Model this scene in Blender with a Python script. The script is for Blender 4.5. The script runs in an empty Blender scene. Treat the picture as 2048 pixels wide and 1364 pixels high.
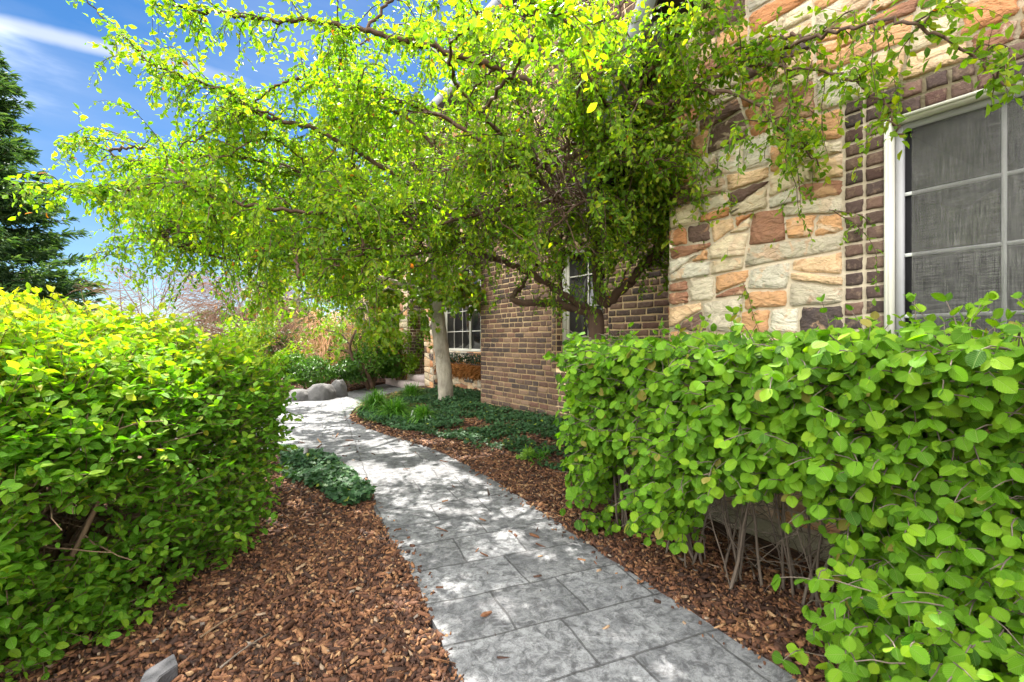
import bpy, bmesh, math, random
import numpy as np
from mathutils import Vector

# ------------------------------------------------------------------ camera, world, sun, exposure
S = bpy.context.scene
C = bpy.data.collections.new("garden"); S.collection.children.link(C)
CAMH, FPX, YAW = 1.15, 939.0, math.radians(34.2)
FW = np.array([math.sin(YAW), math.cos(YAW), 0.0])
RT = np.array([math.cos(YAW), -math.sin(YAW), 0.0])
cam = bpy.data.cameras.new("camera"); co = bpy.data.objects.new("camera", cam); C.objects.link(co)
co.location = (0, 0, CAMH); co.rotation_euler = (math.pi/2, 0, -YAW)
cam.sensor_width = 36; cam.lens = FPX/2048*36; cam.clip_start = 0.05; cam.clip_end = 2000
S.camera = co
S.view_settings.view_transform = 'Standard'; S.view_settings.look = 'None'
S.view_settings.exposure = 2.15; S.view_settings.gamma = 1
S.cycles.max_bounces = 10; S.cycles.transparent_max_bounces = 6; S.cycles.diffuse_bounces = 6
S.cycles.transmission_bounces = 7; S.cycles.glossy_bounces = 2
S.cycles.caustics_reflective = False; S.cycles.caustics_refractive = False

SUN = Vector((.26, .54, 1.0)).normalized()
w = bpy.data.worlds.new("World"); S.world = w; w.use_nodes = True
nt = w.node_tree; N = nt.nodes; LK = nt.links
for n in list(N): N.remove(n)
def wn(t, **k):
    n = N.new(t)
    for a, b in k.items(): setattr(n, a, b)
    return n
sky = wn('ShaderNodeTexSky', sky_type='NISHITA'); sky.sun_disc = False
sky.sun_elevation = math.asin(SUN.z); sky.sun_rotation = math.atan2(SUN.x, SUN.y)
sky.altitude = 1400; sky.air_density = 1.0; sky.dust_density = .6; sky.ozone_density = 2.0
bg = wn('ShaderNodeBackground'); bg.inputs[1].default_value = .10
out = wn('ShaderNodeOutputWorld')
tc = wn('ShaderNodeTexCoord')
mp = wn('ShaderNodeMapping'); mp.inputs['Scale'].default_value = (1.2, 2.2, 5.0)
LK.new(tc.outputs['Generated'], mp.inputs[0])
nz = wn('ShaderNodeTexNoise'); nz.inputs['Scale'].default_value = 1.6; nz.inputs['Detail'].default_value = 7; nz.inputs['Roughness'].default_value = .55
LK.new(mp.outputs[0], nz.inputs[0])
cr = wn('ShaderNodeValToRGB'); cr.color_ramp.elements[0].position = .44; cr.color_ramp.elements[1].position = .80
cr.color_ramp.elements[0].color = (0, 0, 0, 1); cr.color_ramp.elements[1].color = (.30, .30, .30, 1)
LK.new(nz.outputs[0], cr.inputs[0])
# contrail: a band along one great circle
def cdir(px, py): 
    v = FW + RT*((px-1024)/FPX) + np.array([0, 0, 1])*((682-py)/FPX); return v/np.linalg.norm(v)
a, b = cdir(0, 48), cdir(345, 128); nn = np.cross(a, b); nn /= np.linalg.norm(nn)
dt = wn('ShaderNodeVectorMath', operation='DOT_PRODUCT'); dt.inputs[1].default_value = tuple(nn)
nz2 = wn('ShaderNodeTexNoise'); nz2.inputs['Scale'].default_value = 9; nz2.inputs['Detail'].default_value = 5
LK.new(tc.outputs['Generated'], nz2.inputs[0])
ad = wn('ShaderNodeVectorMath', operation='NORMALIZE'); LK.new(tc.outputs['Generated'], ad.inputs[0]); LK.new(ad.outputs[0], dt.inputs[0])
m1 = wn('ShaderNodeMath', operation='MULTIPLY_ADD'); LK.new(nz2.outputs[0], m1.inputs[0]); m1.inputs[1].default_value = .018; LK.new(dt.outputs['Value'], m1.inputs[2])
m2 = wn('ShaderNodeMath', operation='SUBTRACT'); LK.new(m1.outputs[0], m2.inputs[0]); m2.inputs[1].default_value = .009
m3 = wn('ShaderNodeMath', operation='ABSOLUTE'); LK.new(m2.outputs[0], m3.inputs[0])
mr = wn('ShaderNodeMapRange'); LK.new(m3.outputs[0], mr.inputs[0]); mr.inputs[1].default_value = .017; mr.inputs[2].default_value = .002; mr.inputs[3].default_value = 0; mr.inputs[4].default_value = .75
mr.interpolation_type = 'SMOOTHSTEP'
# limit the trail along its length
d2 = wn('ShaderNodeVectorMath', operation='DOT_PRODUCT'); c2 = cdir(40, 55); d2.inputs[1].default_value = tuple(c2); LK.new(ad.outputs[0], d2.inputs[0])
mr2 = wn('ShaderNodeMapRange'); LK.new(d2.outputs['Value'], mr2.inputs[0]); mr2.inputs[1].default_value = .955; mr2.inputs[2].default_value = .995
mm = wn('ShaderNodeMath', operation='MULTIPLY'); LK.new(mr.outputs[0], mm.inputs[0]); LK.new(mr2.outputs[0], mm.inputs[1])
mx = wn('ShaderNodeMath', operation='MAXIMUM'); LK.new(mm.outputs[0], mx.inputs[0]); LK.new(cr.outputs[0], mx.inputs[1])
mix = wn('ShaderNodeMixRGB'); LK.new(mx.outputs[0], mix.inputs[0]); 
hs = wn('ShaderNodeHueSaturation'); hs.inputs['Saturation'].default_value = 1.32; hs.inputs['Value'].default_value = .37; LK.new(sky.outputs[0], hs.inputs['Color'])
LK.new(hs.outputs[0], mix.inputs[1]); mix.inputs[2].default_value = (2.1, 2.3, 2.7, 1)
# added bright cloud bank behind the viewer, unseen, as fill for walls and hedges
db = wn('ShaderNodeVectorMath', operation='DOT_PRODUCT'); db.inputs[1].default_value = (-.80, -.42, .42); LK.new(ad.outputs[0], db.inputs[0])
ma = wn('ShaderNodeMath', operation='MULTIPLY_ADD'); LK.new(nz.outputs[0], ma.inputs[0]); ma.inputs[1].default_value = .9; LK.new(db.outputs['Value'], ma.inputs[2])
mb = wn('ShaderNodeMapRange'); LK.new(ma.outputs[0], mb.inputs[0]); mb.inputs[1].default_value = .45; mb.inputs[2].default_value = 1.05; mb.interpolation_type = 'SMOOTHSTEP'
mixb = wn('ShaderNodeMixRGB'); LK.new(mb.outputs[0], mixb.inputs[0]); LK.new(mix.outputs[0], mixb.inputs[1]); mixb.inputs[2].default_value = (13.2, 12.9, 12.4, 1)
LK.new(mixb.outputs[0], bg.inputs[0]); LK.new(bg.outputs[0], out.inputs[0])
sl = bpy.data.lights.new("sun", 'SUN'); sl.energy = 4.0; sl.angle = math.radians(.6); sl.color = (1, .95, .86)
so = bpy.data.objects.new("sun", sl); C.objects.link(so); so.rotation_euler = SUN.to_track_quat('Z', 'Y').to_euler()

# ------------------------------------------------------------------ helpers
rng = np.random.default_rng(7); random.seed(7)
def W(px, py, z): return np.array([0, 0, CAMH]) + z*(FW + RT*((px-1024)/FPX) + np.array([0, 0, 1])*((682-py)/FPX))
def G(px, py, h=0.0): return W(px, py, FPX*(CAMH-h)/(py-682))
def LZ(l, z, h=0.0): return np.array([0, 0, h]) + z*FW + l*RT
def lin(r, g, b): 
    f = lambda c: ((c/255+.055)/1.055)**2.4 if c > 10 else c/255/12.92
    return (f(r), f(g), f(b), 1.0)
def unit(v): 
    v = np.asarray(v, float); n = np.linalg.norm(v, axis=-1, keepdims=True); n[n == 0] = 1; return v/n

class Acc:
    def __init__(s): s.v = []; s.t = []; s.q = []; s.tone = []; s.col = []; s.uv = []; s.n = 0
    def add(s, v, tris=None, quads=None, tone=.5, col=None, uv=None):
        v = np.asarray(v, float).reshape(-1, 3); k = len(v); s.uv.append(np.zeros((k, 3)) if uv is None else uv)
        if tris is not None and len(tris): s.t.append(np.asarray(tris, int).reshape(-1, 3)+s.n)
        if quads is not None and len(quads): s.q.append(np.asarray(quads, int).reshape(-1, 4)+s.n)
        s.v.append(v); s.tone.append(np.broadcast_to(np.asarray(tone, float), (k,)).copy())
        c = np.zeros((k, 4)); c[:, 3] = 1
        if col is not None: c[:, :] = col
        s.col.append(c); s.n += k
    def mesh(s, name, smooth=False, color=False):
        me = bpy.data.meshes.new(name)
        v = np.concatenate(s.v) if s.v else np.zeros((0, 3))
        t = np.concatenate(s.t) if s.t else np.zeros((0, 3), int); q = np.concatenate(s.q) if s.q else np.zeros((0, 4), int)
        me.vertices.add(len(v)); me.vertices.foreach_set('co', v.astype(np.float32).ravel())
        lp = np.concatenate([t.ravel(), q.ravel()]); me.loops.add(len(lp)); me.loops.foreach_set('vertex_index', lp.astype(np.int32))
        me.polygons.add(len(t)+len(q))
        st = np.concatenate([np.arange(len(t))*3, len(t)*3+np.arange(len(q))*4])
        me.polygons.foreach_set('loop_start', st.astype(np.int32))
        if smooth: me.polygons.foreach_set('use_smooth', np.ones(len(st), bool))
        me.update(calc_edges=True)
        a = me.attributes.new('tone', 'FLOAT', 'POINT'); a.data.foreach_set('value', np.concatenate(s.tone).astype(np.float32))
        if any(len(u) and u.any() for u in s.uv[:3]):
            a = me.attributes.new('luv', 'FLOAT_VECTOR', 'POINT'); a.data.foreach_set('vector', np.concatenate(s.uv).astype(np.float32).ravel())
        if color:
            a = me.attributes.new('Col', 'FLOAT_COLOR', 'POINT'); a.data.foreach_set('color', np.concatenate(s.col).astype(np.float32).ravel())
        return me
def obj(name, acc, mat, parent=None, smooth=False, color=False, **tags):
    me = acc.mesh(name, smooth, color) if isinstance(acc, Acc) else acc
    if mat is not None: me.materials.append(mat)
    o = bpy.data.objects.new(name, me); C.objects.link(o)
    if parent is not None: o.parent = parent; o.matrix_parent_inverse = parent.matrix_world.inverted() if False else o.matrix_parent_inverse
    for k, v in tags.items(): o[k] = v
    return o
def thing(name, label, cat, group=None):
    o = bpy.data.objects.new(name, None); C.objects.link(o); o['label'] = label; o['category'] = cat
    o.empty_display_size = .1
    if group: o['group'] = group
    return o
def box(acc, x0, x1, y0, y1, z0, z1, tone=.5, col=None):
    v = [(x, y, z) for x in (x0, x1) for y in (y0, y1) for z in (z0, z1)]
    acc.add(v, quads=[(0, 1, 3, 2), (4, 6, 7, 5), (0, 4, 5, 1), (2, 3, 7, 6), (0, 2, 6, 4), (1, 5, 7, 3)], tone=tone, col=col)
def tube(acc, pts, rad, k=6, tone=.5, cap=True):
    p = np.asarray(pts, float); n = len(p); rad = np.broadcast_to(np.asarray(rad, float), (n,))
    t = np.gradient(p, axis=0); t = unit(t)
    ref = np.array([.31, .87, .38]) if abs(t[:, 2]).mean() > .6 else np.array([.05, .1, 1.])
    a = unit(np.cross(t, ref)); b = np.cross(t, a)
    th = np.arange(k)*2*np.pi/k
    v = p[:, None, :]+rad[:, None, None]*(np.cos(th)[None, :, None]*a[:, None, :]+np.sin(th)[None, :, None]*b[:, None, :])
    i = np.arange(n-1)[:, None]*k; j = np.arange(k)[None, :]; j2 = (j+1) % k
    q = np.stack([i+j, i+j2, i+k+j2, i+k+j], -1).reshape(-1, 4)
    vv = v.reshape(-1, 3); tr = []
    if cap:
        vv = np.concatenate([vv, p[:1], p[-1:]]); m = n*k
        tr = [(m, (x+1) % k, x) for x in range(k)]+[(m+1, (n-1)*k+x, (n-1)*k+(x+1) % k) for x in range(k)]
    acc.add(vv, tris=tr, quads=q, tone=tone)
def smooth_line(pts, n=24):
    p = np.asarray(pts, float); 
    if len(p) < 3: return np.array([p[0]+(p[-1]-p[0])*t for t in np.linspace(0, 1, n)])
    P = np.vstack([2*p[0]-p[1], p, 2*p[-1]-p[-2]]); out = []
    s = np.linspace(0, len(p)-1-1e-6, n)
    for x in s:
        i = int(x); t = x-i; a, b, c, d = P[i], P[i+1], P[i+2], P[i+3]
        out.append(.5*((2*b)+(-a+c)*t+(2*a-5*b+4*c-d)*t*t+(-a+3*b-3*c+d)*t**3))
    return np.array(out)
def vnoise(p, seed=0):
    "cheap smooth value noise at points (N,3) -> 0..1"
    p = np.asarray(p, float); i = np.floor(p).astype(np.int64); f = p-i; f = f*f*(3-2*f); r = 0
    for dx in (0, 1):
        for dy in (0, 1):
            for dz in (0, 1):
                h = (i[..., 0]+dx)*374761393+(i[..., 1]+dy)*668265263+(i[..., 2]+dz)*2147483647+seed*1274126177
                h = (h ^ (h >> 13))*1274126177; h = (h ^ (h >> 16)) & 0xffff
                r = r+h/65535.*(f[..., 0] if dx else 1-f[..., 0])*(f[..., 1] if dy else 1-f[..., 1])*(f[..., 2] if dz else 1-f[..., 2])
    return r
def inpoly(p, poly):
    x, y = p[:, 0], p[:, 1]; r = np.zeros(len(p), bool); n = len(poly)
    for i in range(n):
        x0, y0 = poly[i][:2]; x1, y1 = poly[(i+1) % n][:2]
        c = ((y0 > y) != (y1 > y)) & (x < (x1-x0)*(y-y0)/((y1-y0) if y1 != y0 else 1e-9)+x0); r ^= c
    return r

# leaf templates: x across, y along, z up (unit length), triangles
def leaf_plain(wd=.52, fold=.10, curl=-.12):
    v = [(0, 0, 0), (0, .35, .02), (0, .7, 0), (0, 1, curl), (-wd*.42, .22, fold*.8), (-wd*.5, .5, fold), (-wd*.3, .8, fold*.4+curl*.4),
         (wd*.42, .22, fold*.8), (wd*.5, .5, fold), (wd*.3, .8, fold*.4+curl*.4)]
    t = [(0, 1, 4), (4, 1, 5), (1, 2, 5), (5, 2, 6), (2, 3, 6), (0, 7, 1), (7, 8, 1), (1, 8, 2), (8, 9, 2), (2, 9, 3)]
    return np.array(v, float), np.array(t)
def leaf_small(wd=.5, fold=.10, curl=-.1):
    v = [(0, 0, 0), (0, .55, 0), (0, 1, curl), (-wd*.5, .4, fold), (-wd*.32, .78, fold*.3), (wd*.5, .4, fold), (wd*.32, .78, fold*.3)]
    t = [(0, 1, 3), (3, 1, 4), (1, 2, 4), (0, 5, 1), (5, 6, 1), (1, 6, 2)]
    return np.array(v, float), np.array(t)
def leaf_toothed(curl=-.13):
    # midrib 8 points; each side: teeth outline with pleats between the veins
    v = []; t = []; n = 9
    ys = np.linspace(0, 1, n+1)
    for y in ys: v.append((0, y, -.01+curl*y*y))
    prof = lambda y: .45*math.sin(math.pi*min(1, y*.93+.07))**.72 if 0 < y < 1 else 0
    for s in (-1, 1):
        side = []
        for i in range(n):
            ya = (i+.28)/n; yb = (i+.95)/n
            wa = prof(ya)*.88; wb = prof(yb)*1.06+.012
            side.append(len(v)); v.append((s*wa, ya-.02+.10*wa, .10*wa-.02+curl*ya*ya))
            side.append(len(v)); v.append((s*wb, yb+.10*wb*(1-yb), .10*wb+.03+curl*yb*yb))
        prev = 0
        for i in range(n):
            a, b = side[2*i], side[2*i+1]
            tri = [(i, a, prev) if i else None, (i, i+1, a), (a, i+1, b)]
            if i: tri[0] = (i, a, side[2*i-1])
            for x in tri:
                if x is None: continue
                t.append(x if s < 0 else (x[0], x[2], x[1]))
    return np.array(v, float), np.array(t)
def leaf_lobed(l=(.55, .62, 1.0), sinus=.36):
    # five-lobed flat leaf (ivy, maple)
    A = [(-.05, -.02), (-.34, -.08), (-.30, .10), (-.56, .22), (-.33, .38), (-.36, .74), (-.13, .62), (0, 1.0), (.13, .62), (.36, .74), (.33, .38), (.56, .22), (.30, .10), (.34, -.08), (.05, -.02)]
    v = [(0, .3, -.03)]+[(x, y, .09*abs(x)-.06*y*y) for x, y in A]
    t = [(0, i+1, i) if i > 0 else None for i in range(1, len(A))]; t = [(0, i+1, i) for i in range(1, len(A))]
    return np.array(v, float), np.array(t)
T_PLAIN, T_SMALL, T_TOOTH, T_LOBE = leaf_plain(), leaf_small(), leaf_toothed(), leaf_lobed()
T_OVAL = leaf_plain(.6, .07, -.06)
def put(acc, T, o, d, n, s, tone, wid=1.0):
    o = np.asarray(o, float); M = len(o)
    if M == 0: return
    d = unit(d); r = unit(np.cross(d, n)); nn = np.cross(r, d)
    s = np.broadcast_to(np.asarray(s, float), (M,)); wid = np.broadcast_to(np.asarray(wid, float), (M,))
    V, F = T
    v = o[:, None, :]+s[:, None, None]*(V[None, :, 0, None]*wid[:, None, None]*r[:, None, :]+V[None, :, 1, None]*d[:, None, :]+V[None, :, 2, None]*nn[:, None, :])
    f = (F[None]+(np.arange(M)*len(V))[:, None, None]).reshape(-1, 3)
    acc.add(v.reshape(-1, 3), tris=f, tone=np.repeat(np.broadcast_to(tone, (M,)), len(V)), uv=np.tile(V*[1, 1, 0]+[0, 0, .5], (M, 1)))

# ------------------------------------------------------------------ materials
class MT:
    def __init__(s, name):
        s.m = bpy.data.materials.new(name); s.m.use_nodes = True; s.t = s.m.node_tree; s.N = s.t.nodes
        s.p = s.N['Principled BSDF']; s.out = s.N['Material Output']
    def n(s, ty, ins=None, **k):
        x = s.N.new(ty)
        for a, b in k.items(): setattr(x, a, b)
        for a, b in (ins or {}).items():
            if isinstance(b, bpy.types.NodeSocket): s.t.links.new(b, x.inputs[a])
            else: x.inputs[a].default_value = b
        return x
    def l(s, a, b): s.t.links.new(a, b)
    def tone(s): return s.n('ShaderNodeAttribute', attribute_name='tone').outputs['Fac']
    def col(s): return s.n('ShaderNodeAttribute', attribute_name='Col').outputs['Color']
    def ramp(s, fac, stops, interp='LINEAR'):
        r = s.n('ShaderNodeValToRGB', {0: fac}); e = r.color_ramp.elements; r.color_ramp.interpolation = interp
        while len(e) < len(stops): e.new(.5)
        for i, (p, c) in enumerate(stops): e[i].position = p; e[i].color = c if len(c) == 4 else (*c, 1)
        return r.outputs[0]
    def pos(s, sc=(1, 1, 1)):
        g = s.n('ShaderNodeNewGeometry').outputs['Position']
        return s.n('ShaderNodeMapping', {0: g, 'Scale': sc}).outputs[0]
    def noise(s, scale, detail=4, rough=.55, vec=None, dist=0):
        return s.n('ShaderNodeTexNoise', {'Vector': vec or s.pos(), 'Scale': scale, 'Detail': detail, 'Roughness': rough, 'Distortion': dist}).outputs[0]
    def bump(s, h, strength=.5, dist=.02):
        b = s.n('ShaderNodeBump', {'Height': h, 'Strength': strength, 'Distance': dist}); s.l(b.outputs[0], s.p.inputs['Normal']); return b
    def mixc(s, f, a, b, mode='MIX'):
        x = s.n('ShaderNodeMixRGB', {0: f, 1: a, 2: b}, blend_type=mode); return x.outputs[0]
    def math(s, op, a, b=0.0, c=0.0): return s.n('ShaderNodeMath', {0: a, 1: b, 2: c}, operation=op).outputs[0]
def plain(name, rgba, rough=.6, metal=0, nscale=None, var=.25, bump=0):
    m = MT(name)
    if nscale:
        f = m.noise(nscale); c = m.mixc(f, tuple(x*(1-var) for x in rgba[:3])+(1,), tuple(min(1, x*(1+var)) for x in rgba[:3])+(1,)); m.l(c, m.p.inputs['Base Color'])
        if bump: m.bump(f, bump, .01)
    else: m.p.inputs['Base Color'].default_value = rgba
    m.p.inputs['Roughness'].default_value = rough; m.p.inputs['Metallic'].default_value = metal
    return m.m
def leafmat(name, stops, trans=.45, rough=.42, tint=(1.08, 1.2, .32), spec=.4, vein=60, nv=0):
    m = MT(name); c = m.ramp(m.tone(), stops)
    nz = m.noise(vein, 3); c2 = m.mixc(m.math('MULTIPLY', nz, .35), c, (.02, .05, .01, 1), 'MIX')
    if nv:
        uv = m.n('ShaderNodeAttribute', attribute_name='luv').outputs['Vector']; sx = m.n('ShaderNodeSeparateXYZ', {0: uv}); ax = m.math('ABSOLUTE', sx.outputs[0])
        ph = m.math('MULTIPLY', m.math('SUBTRACT', sx.outputs[1], m.math('MULTIPLY', ax, .85)), nv*6.2832); sn = m.math('MULTIPLY_ADD', m.math('SINE', ph), .5, .5)
        line = m.math('POWER', sn, 5.0); mid = m.n('ShaderNodeMapRange', {0: ax, 1: .030, 2: .008, 3: 0.0, 4: 1.0}).outputs[0]; vv = m.math('MAXIMUM', m.math('MULTIPLY', line, .55), mid)
        c2 = m.mixc(m.math('MULTIPLY', vv, .42), c2, (.42, .55, .16, 1)); m.bump(m.math('SUBTRACT', m.math('MULTIPLY', sn, .5), vv), .7, .004)
    m.l(c2, m.p.inputs['Base Color']); m.p.inputs['Roughness'].default_value = rough; m.p.inputs['Specular IOR Level'].default_value = spec
    tr = m.n('ShaderNodeBsdfTranslucent'); m.l(m.mixc(1.0, c, (*tint, 1), 'MULTIPLY'), tr.inputs[0])
    mx = m.n('ShaderNodeMixShader', {0: trans}); m.l(m.p.outputs[0], mx.inputs[1]); m.l(tr.outputs[0], mx.inputs[2]); m.l(mx.outputs[0], m.out.inputs[0])
    return m.m
def bark(name, c0, c1, sc=30, bump=.6, stretch=.18):
    m = MT(name); v = m.pos((1, 1, stretch)); f = m.noise(sc, 6, .65, v); g = m.noise(7, 3)
    m.l(m.mixc(m.math('MULTIPLY', f, m.math('ADD', g, .45)), c0, c1), m.p.inputs['Base Color']); m.p.inputs['Roughness'].default_value = .85
    m.bump(f, bump, .012); return m.m

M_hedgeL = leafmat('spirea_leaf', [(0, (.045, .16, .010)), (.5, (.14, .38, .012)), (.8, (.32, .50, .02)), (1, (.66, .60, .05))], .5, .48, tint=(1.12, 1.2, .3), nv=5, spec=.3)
M_hedgeR = leafmat('viburnum_leaf', [(0, (.045, .16, .006)), (.5, (.17, .40, .008)), (.985, (.36, .58, .02)), (1, (.42, .34, .08))], .40, .5, vein=25, nv=8, spec=.28)
M_crab = leafmat('crabapple_leaf', [(0, (.08, .21, .012)), (.5, (.22, .40, .012)), (.9, (.45, .52, .02)), (.985, (.42, .44, .03)), (1, (.55, .16, .02))], .62, .42, spec=.35, nv=4)
M_maple = leafmat('maple_leaf', [(0, (.08, .20, .012)), (.6, (.24, .38, .012)), (.8, (.36, .42, .02)), (.9, (.34, .20, .06)), (1, (.30, .14, .05))], .5)
M_ivy = leafmat('ivy_leaf', [(0, (.014, .045, .018)), (.6, (.05, .13, .05)), (.93, (.07, .15, .04)), (1, (.30, .36, .03))], .2, .55, spec=.25)
M_grass = leafmat('grass_blade', [(0, (.04, .13, .02)), (.7, (.12, .32, .03)), (1, (.25, .42, .06))], .4)
M_shrub = leafmat('shrub_leaf', [(0, (.03, .09, .012)), (.6, (.09, .22, .02)), (1, (.15, .30, .03))], .4)
M_conif = leafmat('spruce_needles', [(0, (.008, .03, .012)), (.6, (.025, .075, .025)), (1, (.07, .15, .04))], .2, .6)
M_conif = leafmat('spruce_needle', [(0, (.018, .05, .024)), (.6, (.07, .14, .055)), (1, (.17, .26, .09))], .3, .6)
M_stemg = bark('grey_stem', (.045, .032, .024, 1), (.24, .19, .15, 1), 50, .4)
M_stemb = bark('brown_stem', (.06, .035, .02, 1), (.28, .19, .11, 1), 50, .5)
M_barkd = bark('dark_bark', (.025, .014, .009, 1), (.16, .09, .055, 1), 26, .9)
M_barkl = bark('pale_bark', (.07, .055, .04, 1), (.74, .66, .54, 1), 15, 1.3, .3)
M_straw = plain('dry_straw', lin(205, 160, 120), .8, nscale=20)
M_twigbare = plain('bare_twig', lin(120, 88, 72), .8, nscale=9)
M_bronze = plain('dry_flower', lin(190, 130, 60), .8, nscale=30, var=.4)

def m_chips():
    m = MT('bark_chips'); c = m.ramp(m.tone(), [(0, (.018, .008, .005)), (.28, (.09, .034, .015)), (.55, (.21, .085, .036)), (.8, (.40, .19, .08)), (.93, (.58, .36, .18)), (1, (.30, .27, .24))])
    f = m.noise(110, 4, .6, m.pos((1, .35, 1))); m.l(m.mixc(m.math('MULTIPLY', f, .8), c, (.03, .012, .007, 1)), m.p.inputs['Base Color'])
    m.p.inputs['Roughness'].default_value = .8; m.bump(f, .6, .004); return m.m
M_chips = m_chips()
def m_soil():
    m = MT('mulch_soil'); v = m.n('ShaderNodeTexVoronoi', {'Vector': m.pos((1, .8, 1)), 'Scale': 42.0}); f = m.noise(60, 5, .7)
    c = m.ramp(v.outputs['Color'], [(0, (.02, .009, .006)), (.5, (.09, .036, .018)), (1, (.24, .10, .05))])
    m.l(m.mixc(f, c, (.03, .014, .01, 1)), m.p.inputs['Base Color']); m.p.inputs['Roughness'].default_value = .9
    m.bump(m.math('ADD', v.outputs['Distance'], f), .8, .02); return m.m
M_soil = m_soil()
def m_lawn():
    m = MT('lawn'); f = m.noise(3, 6, .7); g = m.noise(60, 3)
    c = m.mixc(f, (.05, .10, .02, 1), (.12, .10, .05, 1)); m.l(m.mixc(m.math('MULTIPLY', g, .6), c, (.02, .04, .01, 1)), m.p.inputs['Base Color']); m.p.inputs['Roughness'].default_value = .95
    m.bump(g, .6, .03); return m.m
M_lawn = m_lawn()
def m_path():
    m = MT('stamped_concrete'); g = m.n('ShaderNodeNewGeometry').outputs['Position']
    wob = m.n('ShaderNodeTexNoise', {'Vector': g, 'Scale': 2.2, 'Detail': 3}).outputs['Color']
    gv = m.n('ShaderNodeVectorMath', {0: wob, 1: (.5, .5, .5)}, operation='SUBTRACT').outputs[0]
    gv = m.n('ShaderNodeVectorMath', {0: gv, 'Scale': .06}, operation='SCALE').outputs[0]
    gv = m.n('ShaderNodeVectorMath', {0: g, 1: gv}, operation='ADD').outputs[0]
    mp = m.n('ShaderNodeMapping', {0: gv, 'Rotation': (0, 0, math.radians(12)), 'Location': (.2, .13, 0)}).outputs[0]
    def brick(wd, hh, ms, off=.5, sq=1.0, sf=2):
        b = m.n('ShaderNodeTexBrick', {'Vector': mp, 'Color1': (0, 0, 0, 1), 'Color2': (1, 1, 1, 1), 'Mortar': (.5, .5, .5, 1), 'Scale': 1.0, 'Mortar Size': ms, 'Mortar Smooth': .35, 'Brick Width': wd, 'Row Height': hh})
        b.offset = off; b.squash = sq; b.squash_frequency = sf; return b
    b = brick(.56, .31, .0055, .37, .62, 2)
    n1 = m.noise(3.1, 8, .68); n2 = m.noise(19, 8, .75, dist=.6); n3 = m.noise(75, 3, .6)
    sl = m.n('ShaderNodeTexNoise', {'Vector': g, 'Scale': 5.0, 'Detail': 5, 'Distortion': 1.6}).outputs[0]
    base = m.mixc(m.ramp(n1, [(.32, (0, 0, 0)), (.68, (1, 1, 1))]), (.085, .088, .098, 1), (.235, .238, .246, 1))
    base = m.mixc(m.math('MULTIPLY', b.outputs['Color'], .35), base, (.42, .43, .45, 1))
    base = m.mixc(m.ramp(n2, [(.44, (0, 0, 0)), (.60, (.85, .85, .85))]), base, (.050, .050, .056, 1))
    vn = m.noise(6.5, 7, .7, dist=2.5); base = m.mixc(m.ramp(m.math('ABSOLUTE', m.math('SUBTRACT', vn, .5)), [(0, (.5, .5, .5)), (.03, (0, 0, 0))]), base, (.06, .06, .066, 1))
    sp = m.ramp(n3, [(.54, (0, 0, 0)), (.70, (.5, .5, .5))]); base = m.mixc(sp, base, (.05, .04, .035, 1))
    base = m.mixc(m.math('MULTIPLY', b.outputs['Fac'], .7), base, (.045, .043, .045, 1))
    m.l(base, m.p.inputs['Base Color']); m.p.inputs['Roughness'].default_value = .68; m.p.inputs['Specular IOR Level'].default_value = .35
    h = m.math('ADD', m.math('MULTIPLY', b.outputs['Fac'], -.6), m.math('MULTIPLY', sl, .8)); h = m.math('ADD', h, m.math('MULTIPLY', n2, .35)); h = m.math('ADD', h, m.math('MULTIPLY', n3, .08))
    m.bump(h, .8, .016); return m.m
M_path = m_path()
def m_stone():
    m = MT('fieldstone'); c = m.col(); n1 = m.noise(7, 5, .6, dist=1.2); n2 = m.noise(22, 6, .7); n3 = m.noise(90, 4, .65)
    c = m.mixc(m.ramp(n1, [(.52, (0, 0, 0)), (.60, (.6, .6, .6))]), c, m.ramp(m.tone(), [(0, lin(225, 212, 190)), (.4, lin(196, 140, 96)), (.7, lin(218, 178, 134)), (1, lin(150, 104, 78))]))
    c = m.mixc(m.math('MULTIPLY', m.ramp(n2, [(.45, (0, 0, 0)), (.8, (1, 1, 1))]), .35), c, (.22, .15, .11, 1))
    m.l(c, m.p.inputs['Base Color']); m.p.inputs['Roughness'].default_value = .85
    h = m.math('ADD', m.math('MULTIPLY', m.noise(9, 5, .6, m.pos((1, 1, 2.2)), 1.0), 1.4), m.math('ADD', m.math('MULTIPLY', n2, .7), m.math('MULTIPLY', n3, .25)))
    m.bump(h, 1.0, .03); return m.m
M_stone = m_stone()
def m_brick():
    m = MT('tumbled_brick'); c = m.col(); n2 = m.noise(26, 6, .7); n3 = m.noise(110, 4, .7)
    c = m.mixc(m.ramp(n2, [(.52, (0, 0, 0)), (.72, (.55, .55, .55))]), c, lin(170, 145, 120)); c = m.mixc(m.math('MULTIPLY', n3, .4), c, (.03, .02, .018, 1))
    m.l(c, m.p.inputs['Base Color']); m.p.inputs['Roughness'].default_value = .88
    m.bump(m.math('ADD', n2, m.math('MULTIPLY', n3, .4)), .9, .014); return m.m
M_brick = m_brick()
def m_mortar(name, a, b):
    m = MT(name); n = m.noise(16, 6, .7); n3 = m.noise(120, 3, .6); m.l(m.mixc(n, a, b), m.p.inputs['Base Color']); m.p.inputs['Roughness'].default_value = .95
    m.bump(m.math('ADD', n, m.math('MULTIPLY', n3, .3)), .8, .02); return m.m
M_mortT = m_mortar('tan_mortar', lin(222, 188, 142), lin(244, 218, 178))
M_mortG = m_mortar('grey_mortar', lin(172, 158, 136), lin(212, 198, 174))
M_conc = m_mortar('foundation_concrete', lin(150, 140, 122), lin(185, 172, 150))
M_step = m_mortar('step_stone', lin(150, 135, 135), lin(205, 190, 185))
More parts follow.
